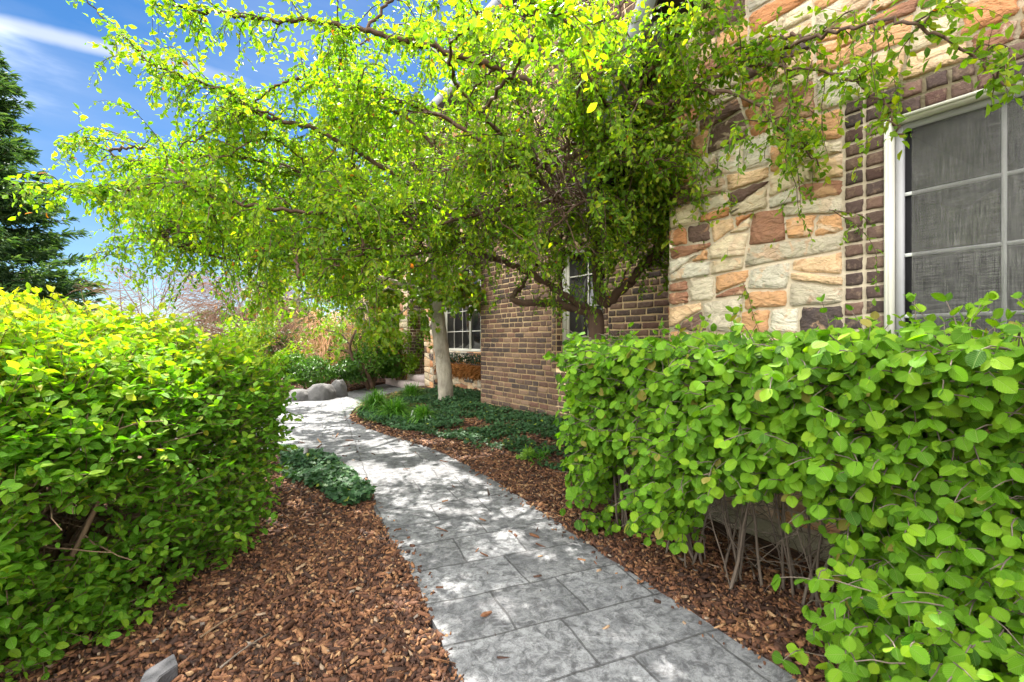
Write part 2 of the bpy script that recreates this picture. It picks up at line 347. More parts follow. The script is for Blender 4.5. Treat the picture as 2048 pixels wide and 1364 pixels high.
M_white = plain('white_vinyl', lin(205, 203, 192), .4, nscale=6, var=.05)
M_sash = plain('sash_vinyl', lin(158, 158, 162), .5, nscale=6, var=.06)
M_munt = plain('muntin_vinyl', lin(150, 158, 150), .5)
M_dark = plain('dark_metal', (.035, .035, .037, 1), .45, .3, nscale=12)
M_spout = plain('bronze_spout', (.06, .055, .05, 1), .35, .5, nscale=12)
M_soff = plain('soffit', (.022, .019, .017, 1), .6, nscale=10)
M_fasc = plain('fascia', lin(120, 122, 128), .5, nscale=5, var=.1)
M_roof = plain('shingle', (.08, .07, .065, 1), .9, nscale=20, var=.5)
M_rock = m_mortar('boulder_rock', lin(60, 60, 63), lin(118, 116, 114))
M_wallp = m_mortar('stucco', lin(96, 82, 72), lin(128, 106, 94))
M_pipe = plain('grey_plastic', lin(120, 116, 118), .5, nscale=14)
M_slab = m_mortar('grey_slab', lin(62, 62, 66), lin(92, 92, 96))
def m_screen():
    m = MT('insect_screen'); p = m.pos((1, 1, 1))
    wv = m.n('ShaderNodeTexNoise', {'Vector': m.pos((1, 330, 9)), 'Scale': 1.0, 'Detail': 2}).outputs[0]; wv = m.ramp(wv, [(.35, (.35, .35, .35)), (.68, (1, 1, 1))])
    wh = m.n('ShaderNodeTexNoise', {'Vector': m.pos((1, 9, 330)), 'Scale': 1.0, 'Detail': 2}).outputs[0]; wh = m.ramp(wh, [(.35, (.35, .35, .35)), (.68, (1, 1, 1))]); wh = m.mixc(m.ramp(m.noise(5, 5, .65), [(.4, (0, 0, 0)), (.62, (.45, .45, .45))]), wh, (.25, .25, .25, 1))  # broad mottle paints faint garden reflections into the screen's colour
    c = m.mixc(m.math('MULTIPLY', wv, wh), (.012, .012, .012, 1), (.36, .355, .34, 1))
    tr = m.n('ShaderNodeBsdfTransparent'); mx = m.n('ShaderNodeMixShader', {0: .40})
    m.l(c, m.p.inputs['Base Color']); m.p.inputs['Roughness'].default_value = .7
    m.l(tr.outputs[0], mx.inputs[1]); m.l(m.p.outputs[0], mx.inputs[2]); m.l(mx.outputs[0], m.out.inputs[0]); return m.m
M_screen = m_screen()
def m_glass():
    m = MT('window_glass'); m.p.inputs['Base Color'].default_value = (.02, .02, .022, 1); m.p.inputs['Roughness'].default_value = .04
    m.p.inputs['Specular IOR Level'].default_value = .6
    m.bump(m.noise(1.3, 2), .10, .02); return m.m
M_glass = m_glass()

# ------------------------------------------------------------------ path + ground
def arr(px): return [G(*p)[:2] for p in px]
right_edge = arr([(1730, 1500), (1600, 1364), (1470, 1278), (1300, 1168), (1200, 1102), (1100, 1034), (1000, 968), (900, 912), (830, 886), (750, 862), (706, 842), (700, 832), (712, 815), (745, 800), (800, 790), (850, 787)])
porch = [np.array((4.25, 10.7)), np.array((4.25, 12.4))]
far_edge = arr([(700, 783), (640, 790), (585, 800), (480, 803), (250, 800), (0, 797), (-500, 797)])
left_edge = arr([(-900, 908), (300, 906), (560, 902), (600, 903), (640, 915), (690, 942), (738, 975), (745, 1000), (750, 1025), (800, 1110), (850, 1200), (890, 1300), (920, 1364), (990, 1520)])
def wiggle(poly, n=3, amp=.006):
    out = []
    for i in range(len(poly)):
        a, b = poly[i], poly[(i+1) % len(poly)]
        for k in range(n): out.append(a+(b-a)*k/n+rng.normal(0, amp, 2)*(1 if i < 40 else 1))
    return out
s1 = smooth_line([(*p, 0) for p in right_edge], 70)[:, :2]; s2 = smooth_line([(*p, 0) for p in left_edge], 70)[:, :2]
PATH = [p for p in s1]+porch+[p for p in far_edge]+[p for p in s2]
PATH = wiggle(PATH, 1, .004)
bm = bmesh.new(); vs = [bm.verts.new((p[0], p[1], 0)) for p in PATH]; f = bm.faces.new(vs)
if f.normal.z < 0: f.normal_flip()
ex = bmesh.ops.extrude_face_region(bm, geom=[f]); 
for e in ex['geom']:
    if isinstance(e, bmesh.types.BMVert): e.co.z = -.12
bmesh.ops.triangulate(bm, faces=bm.faces[:]); bmesh.ops.recalc_face_normals(bm, faces=bm.faces[:])
me = bpy.data.meshes.new('garden_path'); bm.to_mesh(me); bm.free()
obj('path', me, M_path, kind='structure')
PA = np.array(PATH)
def path_dist(p):
    d = np.full(len(p), 1e9)
    for i in range(len(PA)):
        a, b = PA[i], PA[(i+1) % len(PA)]; ab = b-a; L = (ab**2).sum()+1e-12
        t = np.clip(((p-a)@ab)/L, 0, 1); d = np.minimum(d, np.hypot(*(p-a-t[:, None]*ab).T))
    return np.where(inpoly(p, PA), -d, d)
def gh(p):
    "ground height of the beds"
    p = np.asarray(p, float); x, y = p[:, 0], p[:, 1]; q = np.stack([x*1.7, y*1.7, x*0], -1); q2 = q*5
    h = -.030+.030*vnoise(q, 3)+.018*vnoise(q2, 5)
    t = np.clip((x-2.4)/1.4, 0, 1)*np.clip((y-2.5)/1.0, 0, 1); h = h+.07*t*t*(3-2*t)
    return h
xs = np.arange(-5.5, 6.01, .06); ys = np.arange(-2.0, 14.01, .06); X, Y = np.meshgrid(xs, ys, indexing='ij')
p2 = np.stack([X.ravel(), Y.ravel()], -1); pd = path_dist(p2)
hz = np.where(pd < -.02, -.09, gh(p2)+.0*pd); A = Acc(); nx, ny = X.shape; idx = np.arange(nx*ny).reshape(nx, ny)
hz = hz+rng.uniform(-.004, .004, len(hz))
A.add(np.column_stack([p2, hz]), quads=np.stack([idx[:-1, :-1], idx[1:, :-1], idx[1:, 1:], idx[:-1, 1:]], -1).reshape(-1, 4))
obj('mulch_ground', A, M_soil, smooth=True, kind='structure')
A = Acc(); A.add([(-400, -400, -.15), (400, -400, -.15), (400, 400, -.15), (-400, 400, -.15)], quads=[(0, 1, 2, 3)]); obj('ground', A, M_lawn, kind='structure')
A = Acc()   # soil round the fine sheet, up to the lawn
for (x0, x1, y0, y1) in [(-14, -5.4, -2, 14), (-14, 12, 13.9, 17), (-14, 12, -8, -1.9), (5.9, 12, -2, 14)]:
    A.add([(x0, y0, -.035), (x1, y0, -.035), (x1, y1, -.035), (x0, y1, -.035)], quads=[(0, 1, 2, 3)])
obj('soil', A, M_soil, kind='structure')

# bark chips
def scatter_rect(x0, x1, y0, y1, n): return np.column_stack([rng.uniform(x0, x1, n), rng.uniform(y0, y1, n)])
def chips(p, s0, s1, wf=1.0):
    n = len(p); L = rng.uniform(s0, s1, n)*rng.choice([1, 1, .6, 1.3, 1.8], n); Wd = L*rng.uniform(.12, .55, n)*wf; T = rng.uniform(.0025, .007, n)
    a = rng.uniform(0, 2*np.pi, n); tilt = rng.normal(0, .32, (n, 2))
    d = unit(np.column_stack([np.cos(a), np.sin(a), tilt[:, 0]])); u = unit(np.column_stack([tilt[:, 1], rng.normal(0, .3, n), np.ones(n)])); r = unit(np.cross(d, u)); u = np.cross(r, d)
    base = np.array([(-.5, -.35), (-.12, -.5), (.35, -.42), (.5, .0), (.3, .45), (-.3, .5)])
    j = base[None]+rng.normal(0, .09, (n, 6, 2))
    pl = j[:, :, :1]*L[:, None, None]*d[:, None, :]+j[:, :, 1:]*Wd[:, None, None]*r[:, None, :]
    o = np.column_stack([p, gh(p)+rng.uniform(.004, .02, n)])
    top = o[:, None]+pl+u[:, None]*T[:, None, None]; bot = o[:, None]+pl*1.02-u[:, None]*T[:, None, None]
    v = np.concatenate([top, bot], 1); f = [(0, 1, 2), (0, 2, 5), (2, 3, 5), (3, 4, 5)]
    q = [(i, 6+i, 6+(i+1) % 6, (i+1) % 6) for i in range(6)]
    tone = np.repeat(np.clip(rng.beta(1.1, 1.4, n), 0, 1), 12)
    off = (np.arange(n)*12)[:, None, None]
    CH.add(v.reshape(-1, 3), tris=(np.array(f)[None]+off).reshape(-1, 3), quads=(np.array(q)[None]+off).reshape(-1, 4), tone=tone)
CH = Acc()
for (x0, x1, y0, y1, n, s0, s1) in [(-.6, 2.6, .3, 3.0, 40000, .008, .027), (-.9, 2.8, 2.8, 5.0, 18000, .014, .034), (1.4, 4.2, 3.4, 10, 12000, .025, .05), (-5, -.4, .8, 5.2, 7000, .03, .06), (-2, 4, 10, 13.5, 2500, .04, .08)]:
    p = scatter_rect(x0, x1, y0, y1, n); d = path_dist(p); k = (d > .0) | ((d > -.10) & (rng.random(n) < .03+.25*np.exp(d/.02))); p = p[k]; d = d[k]
    chips(p, s0, s1)
for (x0, x1, y0, y1, n) in [(-.6, 2.6, .3, 3.2, 5200), (-.6, 3.6, 3.0, 6, 3500)]:     # long shreds
    p = scatter_rect(x0, x1, y0, y1, n); d = path_dist(p); p = p[(d > .0) | (rng.random(n) < .03)]; chips(p, .03, .075, .28)
obj('bark_mulch', CH, M_chips, kind='stuff', label='shredded reddish brown bark mulch on both sides of the path')

# ------------------------------------------------------------------ house: stone and brick builders
PAL = [(lin(226, 208, 176), 5), (lin(218, 166, 118), 5), (lin(200, 138, 92), 3), (lin(224, 190, 150), 5), (lin(206, 194, 170), 3), (lin(158, 112, 86), 2), (lin(104, 80, 70), 2), (lin(78, 66, 64), 1), (lin(214, 206, 186), 2)]
PALN = [p for p, k in PAL for _ in range(k)]
def clip(poly, a, b, c):
    "keep a*x+b*y<=c"
    out = []; n = len(poly)
    for i in range(n):
        p, q = poly[i], poly[(i+1) % n]; dp = a*p[0]+b*p[1]-c; dq = a*q[0]+b*q[1]-c
        if dp <= 0: out.append(p)
        if (dp < 0 < dq) or (dq < 0 < dp): t = dp/(dp-dq); out.append((p[0]+(q[0]-p[0])*t, p[1]+(q[1]-p[1])*t))
    return out
def area(p): return .5*sum(p[i][0]*p[(i+1) % len(p)][1]-p[(i+1) % len(p)][0]*p[i][1] for i in range(len(p)))
def inset(p, g):
    if area(p) < 0: p = p[::-1]
    q = list(p)
    for i in range(len(p)):
        a, b = p[i], p[(i+1) % len(p)]; dx, dy = b[0]-a[0], b[1]-a[1]; L = math.hypot(dx, dy)
        if L < 1e-6: continue
        nx, ny = dy/L, -dx/L   # outward
        q = clip(q, nx, ny, nx*a[0]+ny*a[1]-g)
        if len(q) < 3: return []
    return q
def bsp(poly, tgt, out):
    A_ = abs(area(poly))
    if A_ < tgt*random.uniform(.55, 1.6) or len(poly) < 3: out.append(poly); return
    xs_ = [p[0] for p in poly]; ys_ = [p[1] for p in poly]; w_, h_ = max(xs_)-min(xs_), max(ys_)-min(ys_)
    t = random.uniform(.34, .66)
    if w_ > h_*1.75: th = random.gauss(0, .13); c = (min(xs_)+t*w_, .5*(min(ys_)+max(ys_))); a_, b_ = math.cos(th), math.sin(th)
    else: th = random.gauss(0, .09)+(random.choice([-.4, .4]) if random.random() < .12 else 0); c = (.5*(min(xs_)+max(xs_)), min(ys_)+t*h_); a_, b_ = math.sin(th), math.cos(th)
    cc = a_*c[0]+b_*c[1]; p1 = clip(poly, a_, b_, cc); p2_ = clip(poly, -a_, -b_, -cc)
    for p in (p1, p2_):
        if len(p) >= 3 and abs(area(p)) > .002: bsp(p, tgt, out)
def slab(acc, poly, mp, col, tone, depth=.02, dome=.006, rounds=1, jit=.004, sub=2):
    if len(poly) < 3: return
    p = np.array(poly, float)
    if sub > 1:
        L = []
        for i in range(len(p)):
            a, b = p[i], p[(i+1) % len(p)]
            for k in range(sub): L.append(a+(b-a)*k/sub)
        p = np.array(L)
    for _ in range(rounds):
        q = np.roll(p, -1, 0); p = np.stack([.75*p+.25*q, .25*p+.75*q], 1).reshape(-1, 2)
    n = len(p); p = p+rng.normal(0, jit, p.shape); c = p.mean(0); sz = np.sqrt(((p-c)**2).sum(1)).mean()
    e = max(.9, 1-.005/sz); tl = rng.normal(0, .014, 2)
    r1 = c+(p-c)*e; r2 = c+(p-c)*.55
    h = lambda r, d: d+((r-c)@tl)
    rings = [(p, np.full(n, -.004)), (r1, h(r1, depth)+rng.normal(0, .0012, n)), (r2, h(r2, depth+dome)+rng.normal(0, dome*.4, n)), (c[None], np.array([depth+dome*1.3]))]
    v = np.concatenate([mp(r[:, 0], r[:, 1], d) for r, d in rings]); i = np.arange(n); j = (i+1) % n
    q = np.concatenate([np.stack([k*n+i, k*n+j, (k+1)*n+j, (k+1)*n+i], -1) for k in (0, 1)]); t = np.stack([2*n+i, 2*n+j, np.full(n, 3*n)], -1)
    acc.add(v, tris=t, quads=q, tone=tone, col=col)
def mapX(X0): return lambda u, h, d: np.column_stack([X0-d, u, h])     # wall facing -X
def mapY(Y0): return lambda u, h, d: np.column_stack([u, Y0-d, h])     # wall facing -Y
def stonework(acc, poly, mp, tgt=.055, gap=.0075):
    out = []; bsp(poly, tgt, out)
    for s in out:
        s = inset(s, gap)
        if len(s) < 3 or abs(area(s)) < .0012: continue
        c = np.array(random.choice(PALN)); c[:3] *= random.uniform(.8, 1.08); slab(acc, s, mp, c, random.random(), random.uniform(.008, .022), .003, 1 if random.random() < .5 else 0, .0035, 4)
BP = [lin(104, 84, 74), lin(92, 74, 68), lin(118, 94, 82), lin(80, 66, 62), lin(128, 108, 94), lin(98, 72, 64), lin(70, 60, 60)]
def brickwork(acc, u0, u1, h0, h1, mp, L=.215, H=.0762, gap=.013, holes=(), off=.5, red=0):
    rows = int(round((h1-h0)/H))
    for r in range(rows):
        y0 = h0+r*H; x = u0-L*(off if r % 2 else 0)-random.uniform(0, .01)
        while x < u1:
            w_ = L*random.uniform(.93, 1.07)*(random.choice([1, 1, 1, 1, .62, 1.0])); a, b = max(x, u0), min(x+w_, u1); x += w_
            segs = [(a, b)]
            for (ha, hb, hc, hd) in holes:
                if y0+H*.5 > hc and y0+H*.5 < hd: segs = [s for (p, q) in segs for s in ((p, min(q, ha)), (max(p, hb), q)) if s[1]-s[0] > .03]
            for (a, b) in segs:
                if b-a < .04: continue
                g = gap/2; dy = random.gauss(0, .0018); c = np.array(random.choice(BP)); 
                if red: c[0] *= 1.18; c[2] *= .9
                c[:3] *= random.uniform(.85, 1.25); c[0] *= 1.12; c[2] *= .86
                slab(acc, [(a+g, y0+g+dy), (b-g, y0+g+random.gauss(0, .002)+dy), (b-g, y0+H-g+dy), (a+g, y0+H-g+random.gauss(0, .002)+dy)], mp, c, random.random(), random.uniform(.004, .011), .0015, 0, .0016, 3)
def core(acc, X0, X1, y0, y1, h0, h1, holes=()):
    "solid wall with rectangular openings (openings given y0,y1,h0,h1)"
    if not holes: box(acc, X0, X1, y0, y1, h0, h1); return
    (a, b, c, d) = holes[0]
    box(acc, X0, X1, y0, a, h0, h1); box(acc, X0, X1, b, y1, h0, h1); box(acc, X0, X1, a, b, h0, c); box(acc, X0, X1, a, b, d, h1)

house = thing('house', 'brick and fieldstone house with a steep gable wing beside the path', 'house')
# --- stone gable wing, front plane X=2.8, Y from -2.2 to 2.13
XS, YE = 2.8, 2.13
win = (-.78, .868, .93, 2.22)      # opening
qn = .0905
RP = 1.88; APX = 0.0               # rake slope; the gable's peak
hz0 = 2.98
def rake(y): return hz0+(YE-y)*RP if y > APX else hz0+(YE-APX)*RP-(APX-y)*RP
A = Acc(); HT = 3.0
core(A, XS, XS+.3, -2.2, YE, -.2, hz0, [win])
pk = rake(APX); v = [(XS, -2.13, hz0), (XS, YE, hz0), (XS, APX, pk), (XS+.3, -2.13, hz0), (XS+.3, YE, hz0), (XS+.3, APX, pk)]
A.add(v, tris=[(0, 1, 2), (3, 5, 4)], quads=[(0, 2, 5, 3), (1, 4, 5, 2)])
box(A, XS+.3, XS+1.2, YE-.3, YE, -.2, hz0)      # return wall to the brick plane
wall1 = obj('stone_wall', A, M_mortG, house)
A = Acc(); sw = Acc()
ya, yb = win[0]-2*qn, win[1]+2*qn; hc, hd = .11, win[3]+.155
regs = [[(-2.2, hc), (ya, hc), (ya, hd), (-2.2, hd)], [(ya, hc), (yb, hc), (yb, win[2]-.10), (ya, win[2]-.10)], [(yb, hc), (YE, hc), (YE, hd), (yb, hd)]]
for r in regs: stonework(sw, r, mapX(XS), .038)
top = [(-2.2, hd), (YE, hd), (YE, hz0), (APX, pk), (-2.2, hz0)]
stonework(sw, top, mapX(XS), .038)
stonework(sw, [(XS+.0, hc), (XS+1.2, hc), (XS+1.2, hz0), (XS, hz0)], lambda u, h, d: np.column_stack([u, YE+d, h]), .055)
obj('fieldstone', sw, M_stone, wall1, color=True)
bq = Acc()
for k in (0, 1):
    for (a0, s) in ((win[1]+k*qn, 1), (win[0]-(k+1)*qn, 1)):
        h = win[2]-.10; i = 0
        while h < hd-.05:
            Hh = .0735*random.uniform(.96, 1.05); c = np.array(random.choice(BP)); c[:3] *= random.uniform(.55, 1.05); c[0] *= 1.08
            slab(bq, [(a0+.007, h+.007), (a0+qn-.007, h+.006), (a0+qn-.007, h+Hh-.007), (a0+.007, h+Hh-.006)], mapX(XS), c, random.random(), random.uniform(.008, .015), .001, 0, .0018, 3); h += Hh
for k in (0, 1):
    y = win[0]
    while y < win[1]-.03:
        Wb = .088*random.uniform(.95, 1.06); c = np.array(random.choice(BP)); c[:3] *= random.uniform(.55, 1.05); c[0] *= 1.08
        slab(bq, [(y+.007, win[3]+k*.0775+.006), (y+Wb-.007, win[3]+k*.0775+.006), (y+Wb-.007, win[3]+(k+1)*.0775-.006), (y+.007, win[3]+(k+1)*.0775-.007)], mapX(XS), c, .5, random.uniform(.008, .015), .001, 0, .0018, 3); y += Wb
obj('brick_surround', bq, M_brick, wall1, color=True)
A = Acc(); box(A, XS-.03, XS, -2.2, YE-.002, -.2, .095); obj('foundation', A, M_conc, wall1)
A = Acc(); box(A, XS-.035, XS+.28, win[0]-.1, win[1]+.05, win[2]-.085, win[2]-.003); obj('window_sill', A, M_step, wall1)

def make_window(name, X0, y0, y1, h0, h1, mull, muntY, muntH, screen=None, fw=.022, parent=house):
    "window in a wall facing -X; frame outside, sash and glass set back"
    f = Acc(); xo, xi = X0-.012, X0+.10
    box(f, xo, xi, y0, y0+fw, h0, h1); box(f, xo, xi, y1-fw, y1, h0, h1); box(f, xo, xi, y0+fw, y1-fw, h1-fw, h1); box(f, xo, xi, y0+fw, y1-fw, h0, h0+fw)
    e = fw+.004; box(f, xo-.008, xo-.001, y1-.010, y1+.004, h0, h1+.004); box(f, xo-.008, xo-.001, y0, y1-.010, h1-.010, h1+.004)
    fo = obj('window_frame', f, M_white, parent)
    s = Acc(); sw_ = .030; a, b, c, d = y0+fw+.002, y1-fw-.002, h0+fw+.002, h1-fw-.002; x1, x2 = X0+.035, X0+.075
    divs = [a]+list(mull)+[b]
    for i in range(len(divs)-1):
        p, q = divs[i]+(.001 if i else 0), divs[i+1]-.001
        box(s, x1, x2, p, p+sw_, c, d); box(s, x1, x2, q-sw_, q, c, d); box(s, x1, x2, p+sw_, q-sw_, c, c+sw_); box(s, x1, x2, p+sw_, q-sw_, d-sw_, d)
    obj('sash', s, M_sash if screen else M_white, fo)
    g = Acc(); box(g, X0+.062, X0+.068, a, b, c, d); obj('pane', g, M_glass, fo)
    m = Acc()
    for y in muntY: box(m, X0+.052, X0+.0615, y-.008, y+.008, c+sw_, d-sw_)
    for h in muntH:
        for i in range(len(divs)-1): box(m, X0+.053, X0+.0612, divs[i]+sw_+.001, divs[i+1]-sw_-.001, h-.008, h+.008)
    obj('muntin', m, plain('muntin_white', (.85, .87, .84, 1), .5) if screen else M_white, fo)
    if screen:
        for (p, q) in screen:
            n = Acc(); box(n, X0+.044, X0+.0455, p, q, c+.03, d-.03); obj('insect_screen', n, M_screen, fo)
    return fo
wA = make_window('front', XS, win[0], win[1], win[2], win[3], [], [.475, .10, -.30], [1.86, 1.565, 1.27], [(win[0]+.07, win[1]-.085)])
wA['label'] = 'large white framed window behind grey insect screen'
# gable roof with rake overhang
A = Acc(); ov, th = .40, .10; x0r, x1r = XS-ov, 9.5
L_ = math.hypot(1, RP); 
def roofside(sgn):
    y_e = YE+.40 if sgn > 0 else -2.13-.40; h_e = hz0+.02-.40*RP
    ap = (APX, pk+.05); n = np.array([sgn*RP, 1])/L_
    P = [(x, yy, hh) for x in (x0r, x1r) for (yy, hh) in ((y_e, h_e), ap, (ap[0]+n[0]*th*0, ap[1]+th*L_), (y_e+n[0]*th, h_e+n[1]*th))]
    return P
for s in (1, -1):
    A.add(roofside(s), quads=[(0, 1, 2, 3), (4, 7, 6, 5), (0, 4, 5, 1), (3, 2, 6, 7), (0, 3, 7, 4), (1, 5, 6, 2)])
roof = obj('gable_roof', A, M_roof, house)
A = Acc(); F_ = Acc()
for s in (1, -1):
    y_e = YE+.40 if s > 0 else -2.53; h_e = hz0-.40*RP; st = 14
    for k in range(st):   # soffit boards under the rake
        t0, t1 = k/st+.004, (k+1)/st-.004; P = []
        for x in (x0r+.012, XS+.02 if (h_e+(pk-h_e)*t0 > hz0) else XS+1.2):
            for t in (t0, t1):
                yy, hh = y_e+(APX-y_e)*t, h_e+(pk+.02-h_e)*t
                for dd in (0, -.016): P.append((x, yy, hh+dd*2))
        A.add(P, quads=[(0, 1, 3, 2), (4, 6, 7, 5), (0, 4, 5, 1), (2, 3, 7, 6), (0, 2, 6, 4), (1, 5, 7, 3)])
    P = []
    for x in (x0r-.022, x0r-.002):
        for (yy, hh) in ((y_e, h_e-.13), (APX, pk-.11), (APX, pk+.26), (y_e+.06*s, h_e+.12)): P.append((x, yy, hh))
    F_.add(P, quads=[(0, 1, 2, 3), (4, 7, 6, 5), (0, 4, 5, 1), (3, 2, 6, 7), (0, 3, 7, 4), (1, 5, 6, 2)])
obj('soffit', A, M_soff, roof); obj('fascia', F_, M_fasc, roof)

# --- brick plane X=4.0, Y 2.13..6.81, two storeys
XB, YB = 4.0, 6.81
wb = (3.98, 4.84, .78, 2.35)
A = Acc(); core(A, XB, XB+.3, YE, YB, -.2, 5.9, [wb]); box(A, XB+.3, XB+.85, YB-.3, YB, -.2, 5.9); box(A, XB+.32, XB+.4, wb[0]-.2, wb[1]+.2, wb[2]-.2, wb[3]+.2)
wall2 = obj('brick_wall', A, M_mortT, house)
bw = Acc(); brickwork(bw, YE+.002, YB+.008, -.02, 5.9, mapX(XB), holes=[(wb[0]-.09, wb[1]+.09, wb[2], wb[3]+.08)])
for s0 in (wb[0]-.09, wb[1]):
    brickwork(bw, s0, s0+.09, wb[2], wb[3]+.08, mapX(XB-.002), L=.09, off=0)
brickwork(bw, XB+.0, XB+.25, wb[2], wb[3], lambda u, h, d: np.column_stack([u, wb[1]-d*.3, h]), L=.2)
obj('bricks', bw, M_brick, wall2, color=True)
wB = make_window('side', XB+.12, wb[0], wb[1]-.012, wb[2], wb[3], [], [4.41], [1.2, 1.6, 2.0]); wB['label'] = 'narrow white window set deep in the brick'
# downspout at the inner corner
A = Acc(); y0s = YE+.14
x0s = XB-.10
P = []
for h in np.linspace(.05, 5.6, 2): P.append(h)
prof = [(0, 0), (.0, .075), (.012, .075), (.012, .066), (.055, .066), (.055, .075), (.068, .075), (.068, 0), (.055, 0), (.055, .009), (.012, .009), (.012, 0)]
bot = [(x0s+a, y0s+b+.6, .05) for a, b in prof]; topv = [(x0s+a, y0s+b+.6, 3.3) for a, b in prof]; n = len(prof)
A.add(bot+topv, quads=[(i, (i+1) % n, n+(i+1) % n, n+i) for i in range(n)])
for h in (1.0, 2.3): box(A, x0s-.003, XB-.002, y0s+.594, y0s+.681, h, h+.035)
obj('downspout', A, M_spout, house)
# main roof (eave at X 3.6), mostly out of frame
A = Acc()
for (xa, ya_, yb_, hh_) in ((3.55, -3, 7.2, 5.86), (4.32, 7.201, 14.5, 6.23)): A.add([(xa, ya_, hh_), (xa, yb_, hh_), (xa, ya_, hh_+.14), (xa, yb_, hh_+.14), (9.5, ya_, 8.7), (9.5, yb_, 8.7), (9.5, ya_, 8.84), (9.5, yb_, 8.84)], quads=[(0, 1, 3, 2), (0, 4, 5, 1), (2, 3, 7, 6), (4, 6, 7, 5), (0, 2, 6, 4), (1, 5, 7, 3)])
ro2 = obj('main_roof', A, M_roof, house)
A = Acc(); box(A, 3.53, 3.549, -3, 7.2, 5.80, 6.02); box(A, 4.30, 4.319, 7.2, 14.5, 6.17, 6.39); obj('fascia', A, M_fasc, ro2)
A = Acc(); box(A, 3.56, 4.9, 2.5, 7.1, 5.82, 5.85); box(A, 4.33, 5.2, 7.2, 13, 6.17, 6.2); obj('soffit', A, M_soff, ro2)
A = Acc(); box(A, 9.3, 9.5, -3, 14.5, -.2, 8.6); box(A, 4, 9.3, 14.2, 14.4, -.2, 6); box(A, 3.1, 9.3, -2.4, -2.2, -.2, 3); obj('rear_wall', A, M_mortT, house)

# --- recessed window wall X=4.85, Y 6.81..10.45
XW = 4.85; ww = (7.55, 9.95, .93, 2.75)
A = Acc(); core(A, XW, XW+.3, YB, 10.45, -.2, 5.9, [ww]); box(A, XW+.32, XW+.4, ww[0]-.2, ww[1]+.2, ww[2]-.2, ww[3]+.2)
wall3 = obj('stone_wall', A, M_mortG, house)
sw = Acc()
for r in ([(YB, .02), (10.45, .02), (10.45, ww[2]), (YB, ww[2])], [(ww[1], ww[2]), (10.45, ww[2]), (10.45, ww[3]), (ww[1], ww[3])], [(YB, ww[2]), (ww[0], ww[2]), (ww[0], ww[3]), (YB, ww[3])], [(YB, ww[3]), (10.45, ww[3]), (10.45, 5.9), (YB, 5.9)]): stonework(sw, r, mapX(XW), .07)
obj('fieldstone', sw, M_stone, wall3, color=True)
wC = make_window('porch', XW, *ww, [8.78], [7.95, 8.37, 9.15, 9.55], [1.36, 1.80, 2.25]); wC['label'] = 'tall white window above the planter'
# stone pier beside the porch opening (nearer side) and far pier with brick quoins
A = Acc(); box(A, 4.60, 4.9, 10.0, 10.50, -.2, 3.2); box(A, 4.53, 4.9, 11.30, 11.95, .14, 3.2); box(A, 4.9, 6.6, 11.32, 11.5, .14, 3.2); box(A, 6.5, 6.7, 10.3, 11.5, .1, 3.2); box(A, 4.53, 6.7, 10.0, 12.2, 3.2, 5.9)
porchw = obj('porch_wall', A, M_mortG, house)
sw = Acc(); stonework(sw, [(10.0, .0), (10.5, .0), (10.5, 3.2), (10.0, 3.2)], mapX(4.60), .05); stonework(sw, [(4.6, 0), (4.85, 0), (4.85, 3.2), (4.6, 3.2)], mapY(10.0), .05)
stonework(sw, [(11.42, .15), (11.95, .15), (11.95, 3.2), (11.42, 3.2)], mapX(4.53), .06)
stonework(sw, [(10.0, 3.2), (12.2, 3.2), (12.2, 5.9), (10.0, 5.9)], mapX(4.53), .07)
obj('fieldstone', sw, M_stone, porchw, color=True)
bw = Acc(); brickwork(bw, 11.30, 11.42, .30, 3.2, mapX(4.53), L=.12, off=0); brickwork(bw, 4.53, 4.9, .30, 3.2, mapY(11.30), L=.2); brickwork(bw, 4.9, 6.5, .30, 3.2, mapY(11.32), L=.2, red=1)
obj('bricks', bw, M_brick, porchw, color=True)
A = Acc(); box(A, 4.25, 6.6, 10.5, 12.25, -.1, .15); box(A, 4.54, 6.6, 10.5, 11.9, .15, .30); obj('porch_step', A, M_step, house)

# window box with dried plants
wbx = thing('window_box', 'black iron window box with dried brown coir liner under the far window', 'planter')
A = Acc(); Xa, Xb_, y0b, y1b, hb, ht = 4.60, 4.83, 7.6, 9.75, .68, .90
for (xx, yy) in ((Xa, None),):
    for h in (hb, ht): tube(A, [(Xa, y0b, h), (Xa, y1b, h)], .009, 5)
    for y in np.arange(y0b, y1b+.01, .075): tube(A, [(Xa, y, hb), (Xa, y, ht)], .006, 4)
for yy in (y0b, y1b):
    for h in (hb, ht): tube(A, [(Xa, yy, h), (Xb_, yy, h)], .009, 5)
    tube(A, [(Xa, yy, hb), (Xa+.02, yy, .45), (Xb_, yy, .30)], .008, 5)
obj('rail', A, M_dark, wbx)
A = Acc(); y = y0b+.02
n = 2600; yy = rng.uniform(y0b, y1b, n); xx = rng.uniform(Xa-.02, Xa+.14, n); hh = rng.uniform(.52, .70, n); o = np.column_stack([xx, yy, hh])
put(A, leaf_small(.10, .02, -.1), o, np.column_stack([rng.normal(-.35, .4, n), rng.normal(0, .45, n), rng.normal(-.8, .5, n)]), rng.normal(0, 1, (n, 3)), rng.uniform(.08, .22, n), rng.random(n))
for k in range(12):
    c = y0b+.1+k*(y1b-y0b-.2)/11; tube(A, [(Xa+.08, c-.1, .62), (Xa+.08, c+.1, .62)], .07, 8)
obj('coir_liner', A, plain('coir', lin(150, 98, 45), .95, nscale=24, var=.6, bump=.6), wbx)
A = Acc(); n = 500; o = np.column_stack([rng.uniform(Xa, Xa+.15, n), rng.uniform(y0b, y1b, n), rng.uniform(.68, .86, n)])
